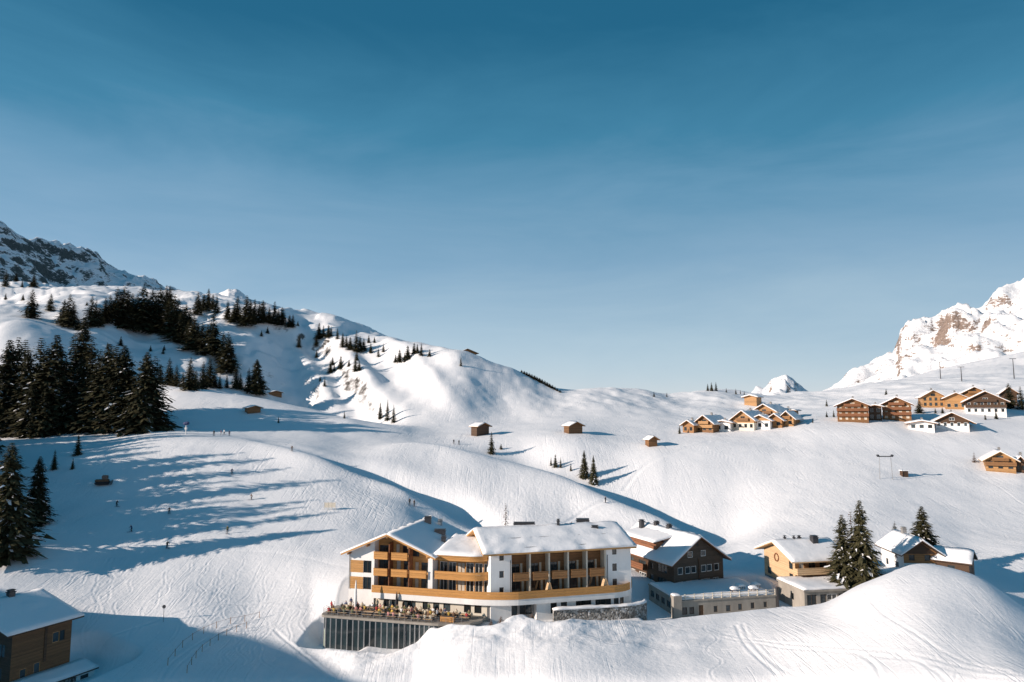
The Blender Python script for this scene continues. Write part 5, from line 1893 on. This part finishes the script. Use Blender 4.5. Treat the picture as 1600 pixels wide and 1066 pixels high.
POSES = {
    # joints: name -> (x, y, z, radius); y negative is forward
    'stand': dict(pelvis=(0, 0, .95, .15), waist=(0, 0, 1.12, .14), chest=(0, 0, 1.36, .17), neck=(0, 0, 1.53, .06), head=(0, -.02, 1.66, .105), crown=(0, -.01, 1.74, .08),
                  ls=(.19, 0, 1.42, .075), le=(.27, .02, 1.14, .055), lw=(.27, -.12, .92, .042), lh=(.26, -.17, .85, .045), rs=(-.19, 0, 1.42, .075), re=(-.27, .02, 1.14, .055), rw=(-.27, -.12, .92, .042), rh=(-.26, -.17, .85, .045),
                  lp=(.10, 0, .88, .11), lk=(.11, -.02, .48, .075), la=(.11, .02, .10, .055), lf=(.12, -.13, .05, .05), rp=(-.10, 0, .88, .11), rk=(-.11, -.02, .48, .075), ra=(-.11, .02, .10, .055), rf=(-.12, -.13, .05, .05)),
    'ski': dict(pelvis=(0, .10, .80, .15), waist=(0, .04, .97, .145), chest=(0, -.08, 1.19, .17), neck=(0, -.15, 1.35, .06), head=(0, -.20, 1.47, .11), crown=(0, -.20, 1.55, .085),
                ls=(.20, -.09, 1.25, .08), le=(.34, -.12, 1.02, .058), lw=(.32, -.36, .95, .045), lh=(.31, -.42, .95, .05), rs=(-.20, -.09, 1.25, .08), re=(-.34, -.12, 1.02, .058), rw=(-.32, -.36, .95, .045), rh=(-.31, -.42, .95, .05),
                lp=(.11, .09, .75, .115), lk=(.13, -.10, .46, .085), la=(.13, .06, .14, .07), lf=(.13, -.10, .07, .06), rp=(-.11, .09, .75, .115), rk=(-.13, -.10, .46, .085), ra=(-.13, .06, .14, .07), rf=(-.13, -.10, .07, .06)),
    'sit': dict(pelvis=(0, 0, .55, .16), waist=(0, .02, .70, .145), chest=(0, .02, .95, .17), neck=(0, 0, 1.12, .06), head=(0, -.03, 1.25, .105), crown=(0, -.02, 1.33, .08),
                ls=(.19, .02, 1.01, .075), le=(.26, -.08, .76, .055), lw=(.20, -.33, .78, .042), lh=(.17, -.40, .79, .045), rs=(-.19, .02, 1.01, .075), re=(-.26, -.08, .76, .055), rw=(-.20, -.33, .78, .042), rh=(-.17, -.40, .79, .045),
                lp=(.10, -.04, .54, .11), lk=(.12, -.44, .52, .08), la=(.12, -.46, .10, .055), lf=(.12, -.58, .05, .05), rp=(-.10, -.04, .54, .11), rk=(-.12, -.44, .52, .08), ra=(-.12, -.46, .10, .055), rf=(-.12, -.58, .05, .05)),
}
CHAINS = [('pelvis', 'waist', 'chest', 'neck', 'head', 'crown'), ('chest', 'ls', 'le', 'lw', 'lh'), ('chest', 'rs', 're', 'rw', 'rh'), ('pelvis', 'lp', 'lk', 'la', 'lf'), ('pelvis', 'rp', 'rk', 'ra', 'rf')]


def person_mesh(pose):
    J = POSES[pose]
    names = list(J)
    me = bpy.data.meshes.new('person_skeleton')
    ed = []
    for ch_ in CHAINS:
        ed += [(names.index(a), names.index(b_)) for a, b_ in zip(ch_, ch_[1:])]
    me.from_pydata([J[n][:3] for n in names], ed, [])
    o = bpy.data.objects.new('person_skeleton', me)
    COL.objects.link(o)
    o.modifiers.new('skin', 'SKIN')
    sd = o.modifiers.new('sub', 'SUBSURF')
    sd.levels = 1
    sv = me.skin_vertices[0].data
    for i, n in enumerate(names):
        sv[i].radius = (J[n][3], J[n][3])
        sv[i].use_root = (n == 'pelvis')
    dg = bpy.context.evaluated_depsgraph_get()
    out = bpy.data.meshes.new_from_object(o.evaluated_get(dg))
    bpy.data.objects.remove(o)
    hz, nz, wz = J['head'][2], J['neck'][2], J['pelvis'][2] - .02
    hands = [Vector(J['lh'][:3]), Vector(J['rh'][:3])]
    idx = []
    for p in out.polygons:
        c = p.center
        if c.z > hz + .05:
            idx.append(3)
        elif c.z > nz - .02:
            idx.append(2 if c.y < J['head'][1] + .05 else 3)
        elif min((c - h).length for h in hands) < .09:
            idx.append(2)
        elif c.z > wz and not (pose == 'sit' and c.y < -.2 and c.z < .68):
            idx.append(0)
        else:
            idx.append(1)
    out.materials.clear()
    for _ in range(4):
        out.materials.append(None)
    out.polygons.foreach_set('material_index', idx)
    out.polygons.foreach_set('use_smooth', [True] * len(out.polygons))
    return out


_pm = {p: person_mesh(p) for p in POSES}
_pv = {}


def person(loc, rot, pose, colour, label, group=None, helmet=False, size=1.0):
    key = (pose, colour, helmet)
    if key not in _pv:
        m = _pm[pose].copy()
        m.name = 'person'
        m.materials[0] = M['jk_' + colour]
        m.materials[1] = M['black_cloth']
        m.materials[2] = M['skin']
        m.materials[3] = M['black_cloth'] if helmet else M['hair']
        _pv[key] = m
    o = inst('person', _pv[key], None, loc, rot, (size, size, size))
    return tag(o, label, 'person', group)


bm = bmesh.new()
box(bm, -.045, .045, -.95, .75, 0, .025)
vv = [bm.verts.new(q) for q in ((-.045, -.95, 0), (.045, -.95, 0), (.03, -1.1, .1), (-.03, -1.1, .1))]
bm.faces.new(vv)
ski_me = bpy.data.meshes.new('ski')
bm.to_mesh(ski_me)
bm.free()
ski_me.materials.append(M['jk_dark blue'])
bm = bmesh.new()
tube(bm, [(0, 0, 0), (0, -.25, 1.0)], .012, 5)
tube(bm, [(0, -.02, .06), (0, -.025, .08)], .05, 6)
pole_me = bpy.data.meshes.new('ski_pole')
bm.to_mesh(pole_me)
bm.free()
pole_me.materials.append(M['metal_dark'])


def skier(px, py, rot, colour, label, pose='ski'):
    p = ray(px, py)
    o = person(p + Vector((0, 0, .02)), rot, pose, colour, label, 'skiers on the left slope', True)
    for s in (-1, 1):
        inst('ski', ski_me, o, (s * .13, 0, .0))
        inst('ski_pole', pole_me, o, (s * .36, -.15 if pose == 'ski' else .1, .0))
    return o


for (px, py, rot, col_, lab, pose) in (
        (261, 857, .9, 'black', 'skier in black on the sunlit snow below the shadow edge', 'ski'),
        (205, 831, -.6, 'dark blue', 'skier in dark blue on the last shaded bank at left', 'ski'),
        (355, 834, .3, 'olive green', 'skier in green standing on the long straight shadow band', 'stand'),
        (264, 803, .5, 'black', 'skier in black in the middle of the blue shadow', 'ski'),
        (393, 781, -1.0, 'brown', 'skier in brown on the sunlit strip beside the striped shadows', 'ski'),
        (182, 792, 1.2, 'black', 'small dark skier left of the one in mid shadow', 'ski'),
        (334, 681, .2, 'black', 'leftmost skier of the four on the shaded crest', 'stand'),
        (345, 680, 2.0, 'red', 'second skier of the four on the shaded crest, in red', 'stand'),
        (350, 679, 3.0, 'white', 'third skier of the four on the shaded crest, in white', 'stand'),
        (358, 681, .6, 'dark blue', 'rightmost skier of the four on the shaded crest', 'stand'),
        (456, 705, .4, 'brown', 'lone skier where the big shadow band ends', 'ski'),
        (640, 789, .2, 'black', 'left skier of two standing above the hotel gable', 'stand'),
        (647, 791, 1.0, 'brown', 'right skier of two standing above the hotel gable', 'stand'),
        (893, 826, .8, 'black', 'walker on the path that climbs behind the hotel', 'stand'),
        (946, 786, .8, 'black', 'walker at the top of the path behind the hotel', 'stand'),
        (362, 741, .5, 'dark blue', 'skier on the lit bank just under the crest', 'ski'),
        (600 + 109, 694, .5, 'black', 'left skier of two below the dark hut', 'stand'),
        (717, 695, 2.5, 'black', 'right skier of two below the dark hut', 'stand')):
    skier(px, py, rot, col_, lab, pose)

# ------------------------------------------------------------------ sun terrace
bm = bmesh.new()
box(bm, -.85, .85, -.38, .38, .70, .75)
tbl_top = bpy.data.meshes.new('table_top')
bm.to_mesh(tbl_top)
bm.free()
tbl_top.materials.append(M['wood_pale'])
bm = bmesh.new()
box(bm, -.04, .04, -.3, .3, 0, .698)
tbl_leg = bpy.data.meshes.new('leg')
bm.to_mesh(tbl_leg)
bm.free()
tbl_leg.materials.append(M['metal_dark'])
bm = bmesh.new()
box(bm, -.85, .85, -.16, .16, .40, .45)
bench_seat = bpy.data.meshes.new('seat')
bm.to_mesh(bench_seat)
bm.free()
bench_seat.materials.append(M['wood_pale'])
bm = bmesh.new()
box(bm, -.04, .04, -.14, .14, 0, .398)
bench_leg = bpy.data.meshes.new('leg')
bm.to_mesh(bench_leg)
bm.free()
bench_leg.materials.append(M['metal_dark'])


def terr_pt(u, d, z=0.0):
    return HC + LP(u, d, z)


spots = [(u, 4.55) for u in np.arange(-.6, 19.5, 2.25)] + [(u, 2.0) for u in np.arange(.6, 24.5, 2.25)]
cols_ = list(JACKETS)
wts = [3, 2, 4, 7, 5, 4, 3, 3, 3]
for i, (u, d) in enumerate(spots):
    u += rng.uniform(-.15, .15)
    p = terr_pt(u, d, -.015)
    t = thing('table', 'pale wooden table among the crowd on the hotel sun terrace', 'table', p, AL, 'tables on the sun terrace')
    inst('table_top', tbl_top, t)
    for s in (-.6, .6):
        inst('leg', tbl_leg, t, (s, 0, 0))
    for sd in (-1, 1):
        q = p + nL * (.72 * sd)
        b = thing('bench', 'pale wooden bench beside a table on the hotel sun terrace', 'bench', q, AL, 'benches on the sun terrace')
        inst('seat', bench_seat, b)
        for s in (-.6, .6):
            inst('leg', bench_leg, b, (s, 0, 0))
        for sx in (-.45, .45):
            if rng.random() < (.82 if u < 20 else .6):
                c_ = rng.choices(cols_, wts)[0]
                w_ = q + uL * (sx + rng.uniform(-.1, .1))
                person(w_ + Vector((0, 0, -.0)), AL + (math.pi if sd > 0 else 0) + rng.uniform(-.3, .3), 'sit', c_, 'person in ' + c_ + ' seated in the crowd on the hotel sun terrace', 'seated people in ' + c_ + ' on the sun terrace')
for i in range(9):
    c_ = cols_[i]
    w_ = terr_pt(-1.6 + i * 2.5 + rng.uniform(-.3, .3), .45 if i % 2 else 3.25, -.015)
    person(w_, rng.uniform(0, 6.28), 'stand', c_, 'person in ' + c_ + ' standing upright among the seated terrace crowd', 'standing people on the sun terrace')

# closed parasols
for (u, d, h_, mt, lab) in ((3.1, 3.3, 5.6, 'frame_white', 'tall closed white parasol on the sun terrace'), (9.9, 1.0, 3.4, 'black_cloth', 'closed black parasol in front of the restaurant windows')):
    t = thing('parasol', lab, 'parasol', terr_pt(u, d, -.015))
    bm = bmesh.new()
    tube(bm, [(0, 0, 0), (0, 0, h_)], .05, 8)
    mesh_obj('pole', bm, M['metal'], t)
    bm = bmesh.new()
    tube(bm, [(0, 0, .9), (0, 0, 1.1), (0, 0, h_ * .5), (0, 0, h_ * .85), (0, 0, h_ - .05)], [.22, .30, .24, .16, .05], 10)
    mesh_obj('canopy', bm, M[mt], t, True)
    bm = bmesh.new()
    box(bm, -.4, .4, -.4, .4, 0, .12)
    mesh_obj('base', bm, M['concrete'], t)
# wooden planter and shrubs between terrace and snow bank
pl_ = thing('planter', 'orange wooden planter box at the right end of the terrace', 'planter', terr_pt(20.6, 4.3, 0.0), AL)
bm = bmesh.new()
for k in range(3):
    box(bm, -1.2, 1.2, -.4, .4, .02 + k * .28, .27 + k * .28)
mesh_obj('boards', bm, M['larch_rail'], pl_)
bm = bmesh.new()
box(bm, -1.1, 1.1, -.3, .3, .84, .88)
mesh_obj('soil', bm, M['bark'], pl_)
for i, (u, d, h_) in enumerate(((1.2, 2.6, 1.6), (2.6, 3.0, 1.4), (4.2, 2.7, 1.9), (5.6, 2.9, 1.5), (6.8, 2.5, 1.7), (-.6, 3.0, 1.3))):
    w_ = HC + RP(u, d, 0)
    t = thing('shrub', ORD[i] + ' leafless shrub from the left before the dark ground floor recess', 'shrub', (w_.x, w_.y, gz(w_.x, w_.y) - .05), rng.uniform(0, 6), 'leafless shrubs before the ground floor')
    inst('stem', BARE[1], t, scale=(h_, h_, h_))
    inst('twigs', BARE[0], t, scale=(h_ * 3.4, h_ * 3.4, h_))

# ------------------------------------------------------------------ lift, poles, fences
p = ray(1385, 749)
sc_ = p.y / FPX
t = thing('lift_tower', 'grey two-legged drag lift tower on the open piste', 'lift tower', p)
w_, h_ = 20 * sc_, 34 * sc_
for s in (0, 1):
    bm = bmesh.new()
    tube(bm, [(s * w_ * 1.0 - w_ / 2, 0, -.5), (s * w_ * .86 - w_ * .43, 0, h_)], [.11, .08], 7)
    mesh_obj('leg', bm, M['metal'], t)
bm = bmesh.new()
box(bm, -w_ * .62, w_ * .62, -.12, .12, h_, h_ + .3)
mesh_obj('crossbar', bm, M['metal_dark'], t)
for s in (-1, 1):
    bm = bmesh.new()
    tube(bm, [(s * w_ * .55, -.4, h_ + .45), (s * w_ * .55, .4, h_ + .45)], .3, 10)
    mesh_obj('pulley', bm, M['metal_dark'], t)
p = ray(1413, 744)
t = thing('lift_cabin', 'small dark operator cabin beside the drag lift tower', 'cabin', p)
box_obj('cabin_wall', -.9, .9, -.8, .8, -.4, 1.7, M['wood_dark'], t)
box_obj('cabin_roof', -1.1, 1.1, -1.0, 1.0, 1.702, 1.95, M['roof_snow'], t)
window(t, -.5, -.83, .5, 0, 1.0, .8, 'w')
for i, (px, py, top) in enumerate(((1470, 592, 566), (1503, 596, 574), (1585, 592, 561))):
    q = ray(px, py, 380)
    hh = (py - top) * q.y / FPX
    t = thing('lift_pylon', ('left', 'middle', 'right')[i] + ' thin lift pylon on the ridge below the right mountain', 'pylon', q, 0, 'lift pylons on the ridge')
    bm = bmesh.new()
    tube(bm, [(0, 0, -1), (0, 0, hh)], [.35, .2], 7)
    mesh_obj('mast', bm, M['metal_dark'], t)
    box_obj('crossarm', -2.2, 2.2, -.2, .2, hh, hh + .35, M['metal_dark'], t)
# snow gun
q = ray(290, 679)
t = thing('snow_gun', 'snow gun with blue head on a white lance by the dense stand', 'snow gun', q)
bm = bmesh.new()
tube(bm, [(0, 0, -.3), (0, 0, 3.2)], .14, 7)
mesh_obj('lance', bm, M['frame_white'], t)
bm = bmesh.new()
tube(bm, [(-.9, 0, 3.5), (-.3, 0, 3.55), (.5, 0, 3.65), (.8, 0, 3.7)], [.35, .6, .6, .5], 12)
mesh_obj('fan_head', bm, M['jk_dark blue'], t)
box_obj('hub_box', -.3, .3, -.35, .35, 1.6, 2.3, M['frame_white'], t)
# banner frames on the slope
q = ray(515, 797)
t = thing('banner_frame', 'row of slalom banner posts with mesh panels above the hotel', 'banner', q)
for k in range(4):
    box_obj('post', -1.35 + k * .9, -1.27 + k * .9, -.04, .04, -.3, 2.0, M['cream'], t)
for k in range(3):
    box_obj('panel', -1.25 + k * .9, -.47 + k * .9, -.015, .015, .6, 1.8, M['cream'], t)
# marker pole
q = ray(255, 972)
t = thing('marker_pole', 'thin pole with a dark disc on the sunlit snow, lower left', 'pole', q)
bm = bmesh.new()
tube(bm, [(0, 0, -.3), (0, 0, 2.6)], .05, 6)
mesh_obj('pole', bm, M['metal'], t)
bm = bmesh.new()
tube(bm, [(0, -.03, 2.6), (0, .03, 2.6)], .32, 12)
mesh_obj('disc', bm, M['metal_dark'], t)
# snow groomer
q = ray(160, 757)
t = thing('snow_groomer', 'dark snow groomer on the shaded slope', 'snow groomer', q, .4)
for s in (-1, 1):
    bm = bmesh.new()
    box(bm, -1.7, 1.7, s * 1.0 - .45, s * 1.0 + .45, 0, .75)
    bmesh.ops.bevel(bm, geom=bm.edges[:], offset=.2, segments=2, affect='EDGES')
    mesh_obj('track', bm, M['black_cloth'], t)
bm = bmesh.new()
box(bm, -1.7, 1.5, -.8, .8, .6, 1.3)
bmesh.ops.bevel(bm, geom=bm.edges[:], offset=.1, segments=2, affect='EDGES')
mesh_obj('body', bm, M['jk_brown'], t)
bm = bmesh.new()
box(bm, -.2, 1.3, -.75, .75, 1.3, 2.4)
bmesh.ops.bevel(bm, geom=bm.edges[:], offset=.18, segments=2, affect='EDGES')
mesh_obj('cab', bm, M['glass'], t)
bm = bmesh.new()
box(bm, 2.0, 2.2, -1.7, 1.7, 0.05, .95)
mesh_obj('blade', bm, M['metal_dark'], t)
# picket line along the curving path at the lower left
for j, pts in enumerate((((262, 1040), (285, 1012), (318, 990), (360, 975), (405, 966)), ((292, 1052), (312, 1022), (345, 998), (385, 982)))):
    w_ = pixpath(pts, 9)
    t = thing('rope_fence', ('outer', 'inner')[j] + ' rope fence of thin posts along the curving path, lower left', 'fence', (w_[0][0], w_[0][1], gz(*w_[0])))
    pr = []
    for (x, y) in w_:
        q = Vector((x, y, gz(x, y))) - t.location
        pr.append(q + Vector((0, 0, 1.0)))
        bm = bmesh.new()
        tube(bm, [q + Vector((0, 0, -.3)), q + Vector((0, 0, 1.15))], .045, 5)
        mesh_obj('post', bm, M['wood'], t)
    bm = bmesh.new()
    tube(bm, pr, .025, 4)
    mesh_obj('rope', bm, M['wood_red'], t)
